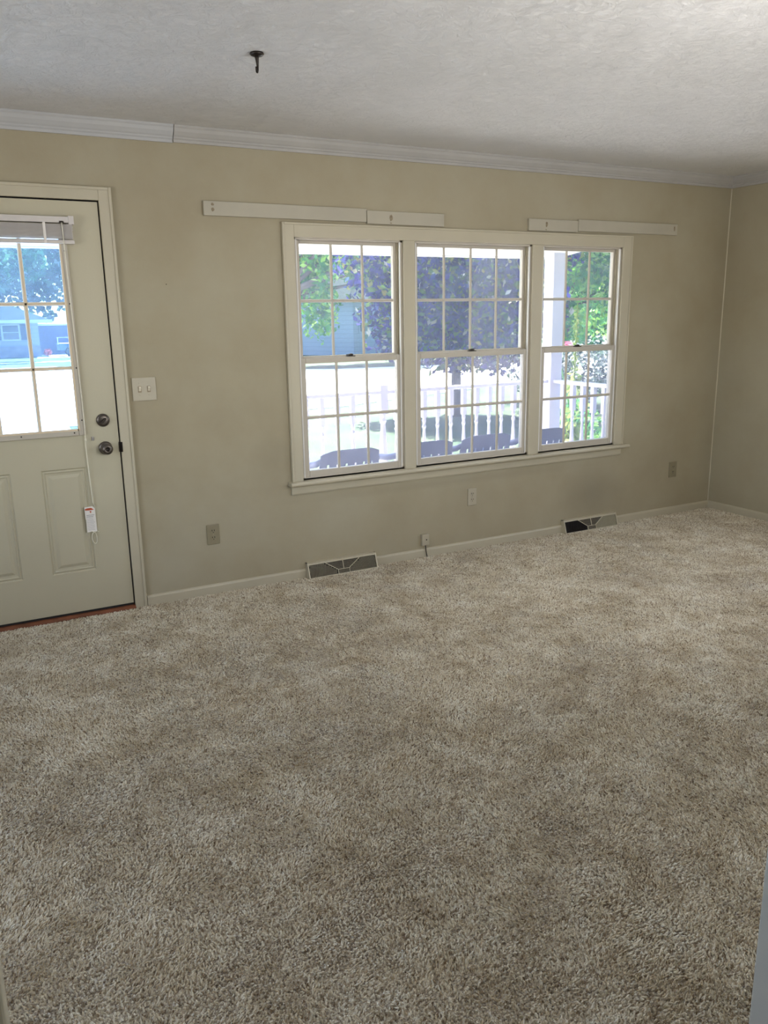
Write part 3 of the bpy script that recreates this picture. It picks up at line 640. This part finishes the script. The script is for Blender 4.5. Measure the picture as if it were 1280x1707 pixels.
m = MB(); m.tube([(2.618, -0.014, 0.083), (2.619, -0.017, 0.065), (2.620, -0.018, 0.045), (2.624, -0.018, 0.025), (2.627, -0.022, 0.006)], 0.0028, 8); plab(build('cord', m, MT['black'], jk, smooth=True), 'short dark cord')
m = MB(); m.lathe([(0, -0.006), (0.0022, -0.005), (0.0022, 0.0)], (1.09, 0, 1.688), 'y', 8)
tag(build('wall_nail', m, MT['dark_metal'], smooth=True), 'tiny dark nail in the bare wall above the light switch, left of the windows', 'nail')

# ------------------------------------------------------------------ floor registers
def register(x0, x1, label, half_shut):
    t = empty('floor_register', ((x0+x1)/2, 0, 0)); tag(t, label, 'floor register', 'baseboard heating registers')
    YT, YBm, HT = -0.026, -0.058, 0.094
    fz0, fz1 = 0.008, 0.082
    def Y(z): return YBm + (YT-YBm)*(z-0.0)/HT
    m = MB()
    m.prism([(0, 0), (YBm, 0), (YT, HT), (0, HT)], 'x', x0, x0+0.006); m.prism([(0, 0), (YBm, 0), (YT, HT), (0, HT)], 'x', x1-0.006, x1)
    m.prism([(0, HT-0.004), (YT, HT-0.004), (YT, HT), (0, HT)], 'x', x0, x1)
    def bar(pa, pb, wd, out=0.002):
        a = Vector((pa[0], Y(pa[1])-out, pa[1])); b = Vector((pb[0], Y(pb[1])-out, pb[1]))
        d = (b-a).normalized(); nrm = Vector((0, -HT, -(YT-YBm)*1.0)).normalized(); nrm = Vector((0, -1, 0.33)).normalized()
        s = d.cross(nrm).normalized()*wd/2; q = nrm*0.004
        return [a-s-q, a+s-q, b+s-q, b-s-q, a-s, a+s, b+s, b-s]
    FB = [(0, 3, 2, 1), (4, 5, 6, 7), (0, 1, 5, 4), (1, 2, 6, 5), (2, 3, 7, 6), (3, 0, 4, 7)]
    for pa, pb, wd in (((x0, fz0-0.003), (x1, fz0-0.003), 0.008), ((x0, fz1+0.004), (x1, fz1+0.004), 0.009), ((x0+0.004, 0), (x0+0.004, HT-0.006), 0.008), ((x1-0.004, 0), (x1-0.004, HT-0.006), 0.008)):
        m.add(bar(pa, pb, wd), FB)
    build('frame', m, MT['register'], t)
    m = MB(); m.prism([(-0.002, 0.004), (YBm+0.012, 0.004), (YT+0.012, HT-0.008), (-0.002, HT-0.008)], 'x', x0+0.008, x1-0.008)
    plab(build('duct', m, MT['dark'], t), 'dark opening behind the grille')
    xc = (x0+x1)/2; W = (x1-x0)/2-0.010
    m = MB()
    hub = (xc-0.038, xc+0.038, fz0, 0.034)
    for pa, pb in (((hub[0], hub[3]), (xc-0.115, fz1)), ((hub[1], hub[3]), (xc+0.115, fz1)), ((xc, hub[3]), (xc, fz1)), ((hub[0], hub[3]), (hub[1], hub[3])), ((hub[0], fz0), (hub[0], hub[3])), ((hub[1], fz0), (hub[1], hub[3]))):
        m.add(bar(pa, pb, 0.0035, 0.003), FB)
    build('divider_bars', m, MT['register'], t)
    # fins: flat in the middle sectors, curved in the side sectors
    def sector(lo, hi, side):
        m = MB(); r = 0.05
        while r < W+0.03:
            prev = None
            for i in range(9):
                zz = fz0 + (fz1-fz0)*i/8; dx = r - 0.018*((i/8)**2) * 1.0
                xx = xc + side*dx
                ok = abs(xx-xc) < W and abs(xx-xc) > 0.040 + max(0, (zz-0.034))*1.6
                if ok and prev: m.add(bar(prev, (xx, zz), 0.0022, -0.001), FB)
                prev = (xx, zz) if ok else None
            r += 0.0082
        return m
    build('fins', sector(0, 0, -1), MT['fin'] if not half_shut else MT['dark_metal'], t)
    rf = build('fins', sector(0, 0, 1), MT['fin'], t)
    m = MB()
    for i in range(1, 7):
        z = 0.034 + i*0.0075
        if z > fz1-0.003: break
        half = 0.040+(z-0.034)*1.55
        m.add(bar((xc-half, z), (xc-0.003, z-0.001), 0.002, -0.001), FB); m.add(bar((xc+0.003, z-0.001), (xc+half, z), 0.002, -0.001), FB)
    for i in range(4): m.add(bar((hub[0]+0.003, 0.011+i*0.006), (hub[1]-0.003, 0.011+i*0.006), 0.002, -0.001), FB)
    build('fins', m, MT['fin'], t)
    if half_shut:
        m = MB(); m.prism([(xc+0.040, fz0), (xc+W, fz0), (xc+W, fz1), (xc+0.112, fz1), (xc+0.040, 0.036)], 'y', -0.001, 0.001)
        m.v = [Vector((v.x, Y(v.z)+0.004+v.y, v.z)) for v in m.v]
        plab(build('damper', m, MT['fin_green'], t), 'closed greenish damper behind the right half')
    m = MB(); m.box(xc-0.006, xc+0.006, YT-0.006, YT+0.002, HT-0.014, HT-0.001); build('lever', m, MT['register'], t, bevel=0.001)
register(V1[0], V1[1], 'cream baseboard register with fan-shaped grille left of the cable jack', False)
register(V2[0], V2[1], 'cream baseboard register with right half shut, right of the cable jack', True)

# ------------------------------------------------------------------ ceiling hook
hk = empty('ceiling_hook', (1.157, -1.276, 2.375)); tag(hk, 'dark metal plant hook screwed into the ceiling', 'ceiling hook')
m = MB(); m.lathe([(0, 0), (0.024, 0), (0.026, -0.004), (0.022, -0.009), (0.012, -0.013), (0, -0.014)], (1.157, -1.276, H), 'z', 28); build('base_plate', m, MT['dark_metal'], hk, smooth=True)
hd = Vector((0.50, 0.87, 0)).normalized()
def hp(u, z): return (1.157+hd.x*u, -1.276+hd.y*u, 2.44+z)
m = MB(); m.tube([hp(-0.006, -0.008), hp(-0.002, -0.022), hp(0.004, -0.034), hp(0.004, -0.046), hp(0.0, -0.058), hp(-0.008, -0.066), hp(-0.018, -0.067), hp(-0.025, -0.061), hp(-0.027, -0.052)], [0.0085, 0.0065, 0.0048, 0.004, 0.004, 0.004, 0.004, 0.0036, 0.003], 10)
build('hook', m, MT['dark_metal'], hk, smooth=True)

# ------------------------------------------------------------------ outdoors: ground
GZ = -0.45
m = MB(); m.add([(-60, 0.15, GZ), (90, 0.15, GZ), (90, 110, GZ), (-60, 110, GZ)], [(0, 1, 2, 3)]); struct(build('ground', m, MT['grass']), 'lawn')
def flat(name, pts, z, mt, label):
    m = MB(); m.prism(pts, 'z', GZ-0.05, z); return struct(build(name, m, mt), label)
flat('road', [(-40, 12.2), (7.7, 12.1), (14.4, 14.7), (40, 14.5), (80, 14.5), (80, 23), (40, 23.5), (17.7, 23.6), (13.5, 24.2), (9.5, 27), (6.5, 31), (4.6, 34.6), (-40, 36)], GZ+0.02, MT['concrete'], 'bright pale road')
flat('driveway', [(-5, 2.2), (1.3, 2.2), (2.1, 12.3), (-5, 12.3)], GZ+0.03, MT['concrete'], 'pale concrete driveway')
flat('porch_bounce_slab', [(1.3, 2.25), (7.2, 2.25), (7.0, 4.9), (1.5, 4.9)], GZ+0.025, MT['concrete'], 'pale unseen slab added along the porch to bounce light')  # unseen slab added to bounce sunlight up to the room's ceiling

# porch
PF = -0.15
m = MB(); m.box(-2.2, 5.35, WT, 2.05, GZ-0.05, PF); struct(build('porch_floor', m, MT['porch_floor'], bevel=0.01), 'concrete porch floor')
m = MB()
vs = [(-2.5, WT, 2.30), (5.6, WT, 2.30), (5.6, 2.3, 2.045), (-2.5, 2.3, 2.045)]
m.add(vs+[(x, y, z+0.1) for x, y, z in vs], [(0, 3, 2, 1), (4, 5, 6, 7), (0, 1, 5, 4), (1, 2, 6, 5), (2, 3, 7, 6), (3, 0, 4, 7)])
x = -2.45
while x < 5.6:     # thin battens of the beadboard ceiling, part of the same surface
    m.add([(x, WT, 2.297), (x+0.012, WT, 2.297), (x+0.012, 2.3, 2.042), (x, 2.3, 2.042)], [(0, 3, 2, 1)]); x += 0.1
struct(build('porch_ceiling', m, MT['soffit']), 'white porch ceiling')
m = MB(); m.box(-2.5, 5.6, 2.3, 2.34, 2.03, 2.2); struct(build('porch_fascia', m, MT['house_trim']))
m = MB(); m.add([(-2.7, 0.0, 3.2), (5.8, 0.0, 3.2), (5.8, 2.4, 2.25), (-2.7, 2.4, 2.25), (-2.7, 0.0, 3.1), (5.8, 0.0, 3.1), (5.8, 2.4, 2.15), (-2.7, 2.4, 2.15)], [(0, 1, 2, 3), (7, 6, 5, 4), (0, 3, 7, 4), (1, 5, 6, 2), (2, 6, 7, 3), (0, 4, 5, 1)])
struct(build('porch_roof', m, MT['roof']), 'shingled porch roof')

def column(x0, label):
    t = empty('porch_column', (x0+0.07, 1.87, PF)); tag(t, label, 'porch column')
    m = MB(); m.box(x0, x0+0.135, 1.80, 1.935, PF, 2.05); build('shaft', m, MT['porch_white'], t, bevel=0.006)
    m = MB(); m.box(x0-0.02, x0+0.155, 1.78, 1.955, PF, PF+0.12); build('plinth', m, MT['porch_white'], t, bevel=0.006)
column(5.106, 'square white porch column outside the right window')
# railing
def baluster_mb(x, y, zt, zb, s=1.0):
    m = MB(); h = 0.020*s
    m.box(x-h, x+h, y-h, y+h, zt-0.235, zt); m.box(x-h, x+h, y-h, y+h, zb, zb+0.10)
    a, b = zb+0.10, zt-0.235; L_ = b-a
    prof = [(0.0, 0), (0.013, 0.0), (0.012, 0.02), (0.021, 0.035), (0.012, 0.05), (0.014, 0.08), (0.023, 0.20), (0.024, 0.30), (0.020, 0.48), (0.013, 0.74), (0.011, 0.82), (0.019, 0.86), (0.011, 0.90), (0.018, 0.95), (0.013, 1.0), (0, 1.0)]
    m.lathe([(r*s, q*L_) for r, q in prof], (x, y, a), 'z', 12); return m
RY, RZ = 1.8675, 0.895
rl = empty('porch_railing', (3.3, RY, PF)); tag(rl, 'white porch railing with turned balusters in front of the windows', 'railing')
m = MB(); m.box(1.50, 5.106, RY-0.035, RY+0.035, RZ-0.032, RZ); build('top_rail', m, MT['porch_white'], rl, bevel=0.006)
m = MB(); m.box(1.50, 5.106, RY-0.025, RY+0.025, PF+0.07, PF+0.12); build('bottom_rail', m, MT['porch_white'], rl, bevel=0.004)
k = (RY+4.339)/(1.80+4.339)
bx = [3.293 - 0.140*i for i in range(1, 13)] + [3.293 + 0.1385*i for i in range(1, 13)]
for x in bx:
    xx = x*k
    if 1.55 < xx < 5.07: build('baluster', baluster_mb(xx, RY, RZ-0.03, PF+0.12), MT['porch_white'], rl)
nx = 3.30*k
m = MB(); m.box(nx-0.036, nx+0.036, RY-0.036, RY+0.036, RZ-0.20, RZ+0.045); m.box(nx-0.036, nx+0.036, RY-0.036, RY+0.036, PF, PF+0.22)
prof = [(0, 0), (0.030, 0), (0.026, 0.02), (0.036, 0.045), (0.024, 0.07), (0.036, 0.12), (0.024, 0.16), (0.034, 0.24), (0.040, 0.36), (0.038, 0.48), (0.030, 0.64), (0.022, 0.80), (0.020, 0.86), (0.032, 0.90), (0.022, 0.94), (0.030, 1.0), (0, 1.0)]
m.lathe([(r, q*(RZ-0.20-PF-0.22)) for r, q in prof], (nx, RY, PF+0.22), 'z', 16); build('newel_post', m, MT['porch_white'], rl)
rs = empty('porch_railing', (5.173, 1.1, PF)); tag(rs, 'short white side railing running back from the porch column', 'railing')
m = MB(); m.box(5.138, 5.208, WT, 1.80, RZ-0.032, RZ); build('top_rail', m, MT['porch_white'], rs, bevel=0.006)
m = MB(); m.box(5.148, 5.198, WT, 1.80, PF+0.07, PF+0.12); build('bottom_rail', m, MT['porch_white'], rs, bevel=0.004)
y = 1.69
while y > 0.25: build('baluster', baluster_mb(5.173, y, RZ-0.03, PF+0.12), MT['porch_white'], rs); y -= 0.137

# monobloc chairs: back towards the house, seat towards the street
def chair():
    t = empty('patio_chair', (0, 0, 0))
    m = MB()   # seat
    m.prism([(-0.22, -0.02), (-0.24, 0.40), (-0.18, 0.44), (0.18, 0.44), (0.24, 0.40), (0.22, -0.02)], 'z', 0.40, 0.415); build('seat', m, MT['chair'], t, bevel=0.004)
    # backrest: curved shell, slotted
    def by(x, z): return -0.02 - (z-0.41)*0.24 - 0.5*(0.0484-x*x)*0.9
    m = MB()
    def top(x): return 0.80 - 1.1*max(0, abs(x)-0.12)**1.6 - 0.02*abs(x)
    N = 26
    def strip(x0, x1, z0f, z1f):
        za, zb = z0f(x0), z0f(x1); zc, zd = z1f(x0), z1f(x1)
        for (u, v, sgn) in ((0, 1, 1),):
            vs = [(x0, by(x0, za), za), (x1, by(x1, zb), zb), (x1, by(x1, zd), zd), (x0, by(x0, zc), zc)]
            vs += [(p[0], p[1]+0.005, p[2]) for p in vs]
            m.add(vs, [(0, 1, 2, 3), (7, 6, 5, 4), (0, 4, 5, 1), (1, 5, 6, 2), (2, 6, 7, 3), (3, 7, 4, 0)])
    for i in range(N):
        x0, x1 = -0.22+0.44*i/N, -0.22+0.44*(i+1)/N
        strip(x0, x1, lambda x: 0.70, top)
        strip(x0, x1, lambda x: 0.41, lambda x: 0.46)
    for c in (-0.198, -0.132, -0.066, 0.0, 0.066, 0.132, 0.198):
        strip(c-0.0255, c+0.0255, lambda x: 0.455, lambda x: 0.705)
    build('backrest', m, MT['chair'], t)
    for s in (-1, 1):
        m = MB(); m.tube([(s*0.205, -0.09, 0.735), (s*0.228, -0.05, 0.705), (s*0.235, 0.06, 0.68), (s*0.235, 0.26, 0.665), (s*0.228, 0.36, 0.64)], [0.016, 0.022, 0.024, 0.024, 0.018], 8)
        build('armrest', m, MT['chair'], t, smooth=True)
        m = MB(); m.tube([(s*0.228, 0.35, 0.64), (s*0.222, 0.37, 0.40), (s*0.232, 0.42, 0.0)], [0.02, 0.024, 0.02], 8); build('leg', m, MT['chair'], t, smooth=True)
        m = MB(); m.tube([(s*0.20, -0.03, 0.42), (s*0.215, -0.09, 0.2), (s*0.23, -0.14, 0.0)], [0.026, 0.024, 0.02], 8); build('leg', m, MT['chair'], t, smooth=True)
    return t
c0 = chair()
for k, (x, yb, rz, lab) in enumerate([(2.39, 0.56, 0.0, 'slate grey plastic patio chair outside the left window'),
                                      (2.99, 0.56, 0.0, 'slate grey plastic patio chair outside the middle window, left of its pair'),
                                      (3.535, 0.60, 0.0, 'slate grey plastic patio chair outside the middle window, right of its pair'),
                                      (4.07, 0.60, 0.0, 'slate grey plastic patio chair outside the right window')]):
    c = c0 if k == 0 else copy_tree(c0)
    c.location = (x, yb+0.12, PF+0.0); c.rotation_euler = (0, 0, rz); tag(c, lab, 'chair', 'patio chairs on the porch')

# ------------------------------------------------------------------ plants
def leaves_mb(blobs, n, size, up_bias=0.3, shell=0.45):
    m = MB(); tot = sum(b[3]*b[4]*b[5] for b in blobs)
    vs = m.v; fs = m.f; mi = m.mi
    for (cx, cy_, cz, rx, ry, rz) in blobs:
        cnt = int(n*rx*ry*rz/tot)
        for _ in range(cnt):
            while True:
                d = Vector((random.gauss(0, 1), random.gauss(0, 1), random.gauss(0, 1)))
                if d.length > 0.01: break
            d.normalize(); r = (shell + (1-shell)*random.random()) * (0.86+0.28*noise.noise(Vector((d.x*2.3+cx, d.y*2.3+cy_, d.z*2.3+cz))))
            p = Vector((cx+d.x*rx*r, cy_+d.y*ry*r, cz+d.z*rz*r))
            nn = (d*0.6 + Vector((random.gauss(0, 1), random.gauss(0, 1), random.gauss(0, 1)+up_bias))).normalized()
            a = nn.orthogonal().normalized(); th = random.random()*2*PI
            a = (Matrix.Rotation(th, 3, nn) @ a); b = nn.cross(a); s = size*random.uniform(0.6, 1.25)
            q = len(vs)
            vs.append(p-a*s*0.6); vs.append(p-b*s*0.34+nn*s*0.08); vs.append(p+a*s*0.6); vs.append(p+b*s*0.34+nn*s*0.08)
            fs.append((q, q+1, q+2)); fs.append((q, q+2, q+3)); mi.append(0); mi.append(0)
    return m
def tree(name, label, cat, x, y, blobs, n, size, mt, trunk=None, group=None, shell=0.45, z0=GZ):
    t = empty(name, (x, y, z0)); tag(t, label, cat, group)
    bl = [(x+b[0], y+b[1], z0+b[2], b[3], b[4], b[5]) for b in blobs]
    build('foliage', leaves_mb(bl, n, size, shell=shell), MT[mt], t)
    if trunk:
        r, h = trunk; m = MB()
        m.tube([(x, y, z0-0.05), (x+0.02, y, z0+h*0.3), (x-0.02, y+0.03, z0+h*0.6), (x+0.05, y, z0+h)], [r*1.35, r, r*0.9, r*0.6], 12)
        build('trunk', m, MT['bark'], t, smooth=True)
        m = MB()
        for b in bl[:8]:
            st_ = Vector((x, y, z0+h*0.55)); en = Vector(b[:3])
            m.tube([st_, st_.lerp(en, 0.5)+Vector((0, 0, 0.15)), en], [r*0.5, r*0.32, r*0.12], 6)
        build('branches', m, MT['bark'], t, smooth=True)
    return t
tree('purple_maple', 'purple-leaved tree with a slim trunk on the lawn beyond the porch', 'tree', 8.94, 9.26,
     [(0, 0, 3.0, 1.75, 1.75, 1.5), (-0.9, 0.3, 2.1, 1.15, 1.2, 0.85), (0.9, -0.6, 2.1, 1.25, 1.2, 0.95), (0.2, 0.1, 1.75, 1.3, 1.3, 0.55), (-0.3, 0, 4.2, 1.4, 1.4, 1.2), (-1.1, 0.9, 3.1, 1.1, 1.1, 1.1), (1.2, -0.9, 3.3, 1.1, 1.1, 1.1), (0.3, -0.3, 1.22, 1.6, 1.2, 0.46), (-0.9, 0.5, 1.4, 0.9, 0.8, 0.4)],
     22000, 0.13, 'leaf_purple', (0.085, 3.6), shell=0.35)
GT = 'green trees beyond the porch'
tree('shade_tree', 'big bright green tree hanging over the road at the far left of the left window', 'tree', 12.4, 27.2,
     [(1.7, 0, 2.5, 1.0, 1.2, 1.9), (1.8, 0.4, 5.2, 2.2, 2.2, 2.1), (4.2, 0.6, 5.4, 2.4, 2.2, 2.1), (3.6, -0.4, 3.7, 1.2, 1.2, 0.65), (6.8, 0.9, 5.3, 2.4, 2.2, 2.3), (5.9, 0, 3.3, 0.7, 0.8, 0.6), (4.5, 0, 7.2, 3, 2.2, 1.6), (4.3, -0.6, 4.4, 1.9, 1.0, 0.9)], 17000, 0.24, 'leaf_green', (0.22, 5), GT, shell=0.3)
tree('shade_tree', 'green tree behind the pale blue house', 'tree', 24, 49.5, [(0, 0, 6.5, 6, 4.5, 5.5), (-5, 1, 6.5, 4, 4, 5), (6, -1, 6, 5, 4, 5)], 9000, 0.5, 'leaf_green', (0.35, 6), GT)
tree('shade_tree', 'green tree behind the purple tree, beyond the road', 'tree', 30.6, 29.0, [(0, 0, 5.0, 3.6, 3.0, 4.2), (-4.2, 0.6, 6.0, 2.8, 2.2, 3.0), (3.4, -1, 4.2, 2.8, 2.6, 3.6)], 9000, 0.36, 'leaf_dark', (0.25, 5), GT)
tree('shade_tree', 'dense green tree right of the porch column', 'tree', 17.2, 15.6, [(0, 0, 3.6, 2.4, 2.2, 2.4), (1.6, -0.9, 2.6, 1.8, 1.8, 1.9), (-1.0, 1.2, 4.4, 2, 2, 1.8), (0.6, -0.4, 5.6, 2.4, 2.4, 1.8), (-0.4, -0.2, 1.4, 1.4, 1.0, 1.3), (3.4, -1.0, 2.2, 1.6, 1.5, 2.0), (3.6, -0.4, 4.6, 2.2, 2.0, 2.2)], 14000, 0.19, 'leaf_green', (0.10, 4), GT, shell=0.3)
tree('shade_tree', 'yellow-green tree right of the porch column, in front of the dense tree', 'tree', 12.6, 11.6, [(0, 0, 4.5, 1.2, 1.1, 0.8), (-0.6, 0.5, 4.0, 0.9, 0.9, 0.6)], 1500, 0.15, 'leaf_yellow', (0.07, 4), GT)
tree('shade_tree', 'tall blue-green tree above the house across the road, seen through the door', 'tree', 4.0, 62, [(0, 0, 8, 6, 4, 7), (-6, 0, 7, 5, 4, 6), (3.5, -1, 7, 3.0, 3.4, 6.0)], 9000, 0.55, 'leaf_dark', (0.4, 7), GT)
tree('shade_tree', 'leafy tree overhanging the house seen through the door', 'tree', 2.0, 42.5, [(1.6, 0, 4.9, 2.6, 2, 1.7), (-2, 0.5, 5, 2.6, 2, 2)], 3000, 0.3, 'leaf_dark', (0.2, 4.6), GT)
tree('shade_tree', 'distant green trees between the two houses', 'tree', 14.6, 60, [(0, 0, 7, 4, 4, 7), (-0.5, 0, 6, 3, 4, 6)], 5000, 0.55, 'leaf_dark', (0.3, 6), GT)
tree('shade_tree', 'distant green tree far right beyond the side railing', 'tree', 44, 30, [(0, 0, 4.5, 6, 5, 4.6), (-3, 4, 5, 4, 4, 4)], 6000, 0.45, 'leaf_green', (0.3, 5), GT)
tree('garden_hedge', 'distant green hedge seen through the right window beyond the shrub', 'hedge', 27.0, 23.4, [(-2.2, 0, 1.6, 2.2, 1.4, 1.7), (0, 0, 1.7, 2.2, 1.4, 1.8), (2.3, 0, 1.6, 2.2, 1.4, 1.7)], 5000, 0.3, 'leaf_green')
tree('flowering_shrub', 'blue-green shrub with white flowers beyond the side railing', 'shrub', 11.6, 8.6, [(0, 0, 0.8, 1.1, 1.0, 0.75), (0.9, -0.6, 0.7, 0.8, 0.8, 0.65), (-0.7, 0.5, 0.7, 0.8, 0.7, 0.6)], 4500, 0.09, 'leaf_hydrangea', (0.03, 0.8))
# tall hollyhock just outside the side railing
hx, hy = 5.62, 2.05
hh = empty('hollyhock', (hx, hy, GZ)); tag(hh, 'tall yellow-green hollyhock spike standing outside the side railing', 'plant')
m = MB(); m.tube([(hx-0.02, hy, GZ-0.03), (hx-0.01, hy, 0.5), (hx, hy, 1.1), (hx+0.005, hy, 1.60)], [0.014, 0.012, 0.010, 0.006], 8); build('stem', m, MT['leaf_yellow'], hh, smooth=True)
m = MB()
for k in range(46):
    z = 0.95 + 0.62*k/46; a = k*2.4; r = 0.018+0.012*(1-k/46)
    m.lathe([(0, -0.012), (0.010, -0.006), (0.012, 0.004), (0.005, 0.014), (0, 0.015)], (hx+r*math.cos(a), hy+r*math.sin(a), z), 'z', 6)
build('buds', m, MT['leaf_yellow'], hh, smooth=True)
build('foliage', leaves_mb([(hx, hy, 0.75, 0.10, 0.10, 0.28), (hx-0.03, hy, 0.25, 0.17, 0.17, 0.35), (hx, hy, -0.2, 0.26, 0.26, 0.25)], 420, 0.10, shell=0.1), MT['leaf_yellow'], hh)
rb = empty('rose_bush', (6.5, 3.1, GZ)); tag(rb, 'bushy yellow-green plant with pink blossoms behind the hollyhock', 'plant')
build('foliage', leaves_mb([(6.5, 3.1, 0.15, 0.45, 0.4, 0.55), (6.75, 2.9, -0.05, 0.4, 0.35, 0.4)], 1100, 0.07, shell=0.2), MT['leaf_green'], rb)
m = MB(); m.tube([(6.5, 3.1, GZ), (6.45, 3.05, 0.4), (6.30, 3.15, 1.16)], [0.012, 0.009, 0.005], 6); build('stem', m, MT['leaf_green'], rb, smooth=True)
build('blossoms', leaves_mb([(6.30, 3.15, 1.20, 0.09, 0.09, 0.07), (6.42, 3.1, 1.16, 0.07, 0.07, 0.05)], 130, 0.05, shell=0.2), MT['petal_pink'], rb)

# ------------------------------------------------------------------ houses across the road
def house(label, wall_pts, z1, roof_pts, mtw, windows, extra=None):
    pass
hb = empty('house', (20.5, 35, GZ)); tag(hb, 'pale blue sided house across the road behind the left window', 'house')
m = MB(); m.prism([(16.6, 37.6), (18.6, 33.2), (26.2, 33.2), (26.2, 42), (16.6, 42)], 'z', GZ-0.05, 2.25); build('wall', m, MT['siding_blue'], hb)
m = MB(); ov = 0.45
rv = [(16.0, 37.4, 2.2), (18.35, 32.75, 2.2), (26.8, 32.75, 2.2), (26.8, 42.4, 2.2), (16.0, 42.4, 2.2), (20.5, 37.6, 4.1), (24, 37.6, 4.1)]
m.add(rv, [(0, 1, 5), (1, 2, 6, 5), (2, 3, 6), (3, 4, 5, 6), (4, 0, 5), (0, 4, 3, 2, 1)]); build('roof', m, MT['roof'], hb)
def hwin(parent, x0, x1, y, z0, z1, shut=False, fm='house_trim'):
    m = MB(); m.box(x0-0.08, x1+0.08, y-0.05, y, z0-0.08, z1+0.08); f = build('window', m, MT[fm], parent)
    m = MB(); m.box(x0, x1, y-0.07, y-0.04, z0, (z0+z1)/2-0.02); m.box(x0, x1, y-0.07, y-0.04, (z0+z1)/2+0.02, z1); build('pane', m, MT['house_glass'], f)
    if shut:
        for a, b in ((x0-0.45, x0-0.12), (x1+0.12, x1+0.45)):
            m = MB(); m.box(a, b, y-0.06, y, z0-0.05, z1+0.05); plab(build('shutter', m, MT['shutter'], parent), 'dark shutter')
hwin(hb, 18.95, 19.25, 33.2, 0.75, 1.65, fm='siding_blue'); hwin(hb, 20.0, 20.4, 33.2, 0.55, 1.05, fm='siding_blue'); hwin(hb, 23.6, 24.4, 33.2, 0.3, 1.5)
m = MB(); m.box(18.55, 18.61, 33.12, 33.2, GZ, 2.2); build('corner_trim', m, MT['siding_blue'], hb)

hl = empty('house', (0.5, 48, GZ)); tag(hl, 'pale house with dark shutters across the road, seen through the door window', 'house')
m = MB(); m.prism([(-9, 46.6), (5.4, 46.6), (5.4, 54), (-9, 54)], 'z', GZ+0.55, 1.65); build('wall', m, MT['siding_white'], hl)
m = MB(); m.prism([(-9.02, 46.57), (5.43, 46.57), (5.43, 54), (-9.02, 54)], 'z', GZ-0.05, GZ+0.62); plab(build('stone_base', m, MT['brick'], hl), 'grey stone base course')
m = MB(); rv = [(-9.8, 46.0, 1.5), (6.6, 46.0, 1.25), (6.6, 54.6, 1.25), (-9.8, 54.6, 1.5), (-7, 50.3, 3.0), (3.2, 50.3, 3.0), (-9.8, 46.0, 1.64), (6.6, 46.0, 1.40)]
m.add([(-9.8, 46.0, 1.55), (6.1, 46.0, 1.55), (6.1, 54.6, 1.55), (-9.8, 54.6, 1.55), (-7, 50.3, 3.2), (2.4, 50.3, 3.2)], [(0, 1, 5, 4), (1, 2, 5), (2, 3, 4, 5), (3, 0, 4), (3, 2, 1, 0)]); build('roof', m, MT['roof'], hl)
m = MB(); m.box(-9.8, 6.1, 45.94, 46.0, 1.42, 1.60); build('eave_board', m, MT['house_trim'], hl)
hwin(hl, 3.55, 4.35, 46.6, 0.55, 1.30, True)
m = MB(); m.box(2.2, 2.95, 46.5, 46.6, GZ+0.05, 1.35); plab(build('front_door', m, MT['house_trim'], hl), 'white house door')
gr = empty('garage', (8.5, 50, GZ)); tag(gr, 'navy blue garage to the right of the house seen through the door window', 'garage')
m = MB(); m.box(5.5, 12, 49.0, 53, GZ-0.05, 1.25); build('wall', m, MT['navy'], gr)
m = MB(); m.box(5.4, 12.1, 48.8, 53.2, 1.25, 1.36); build('roof', m, MT['house_trim'], gr)
tr = empty('utility_trailer', (7.2, 45.5, GZ)); tag(tr, 'blue utility trailer parked in front of the navy garage', 'trailer')
m = MB(); m.box(6.2, 8.4, 44.9, 46.1, GZ+0.35, GZ+0.75); build('bed', m, MT['trailer'], tr, bevel=0.05)
m = MB(); m.box(6.1, 8.5, 44.85, 44.9, GZ+1.05, GZ+1.085)
for x in (6.12, 7.3, 8.42): m.box(x, x+0.05, 44.85, 44.9, GZ+0.7, GZ+1.06)
build('side_rail', m, MT['house_trim'], tr)
for x in (6.8, 7.7):
    m = MB(); m.lathe([(0, -0.1), (0.28, -0.1), (0.30, 0.0), (0.28, 0.1), (0, 0.1)], (x, 44.95, GZ+0.30), 'y', 20); build('wheel', m, MT['black'], tr)
tree('flower_bush', 'small red flowering bush beside the navy garage', 'shrub', 5.62, 45.2, [(0, 0, 0.28, 0.28, 0.26, 0.24)], 200, 0.14, 'petal_red')
flat('garage_drive', [(4.9, 44.0), (9.5, 44.0), (9.5, 49), (5.5, 49)], GZ+0.02, MT['concrete'], 'pale drive to the garage')
flat('sidewalk', [(-30, 39.6), (12, 38.6), (12, 39.7), (-30, 40.8)], GZ+0.02, MT['concrete'], 'pale sidewalk across the road')
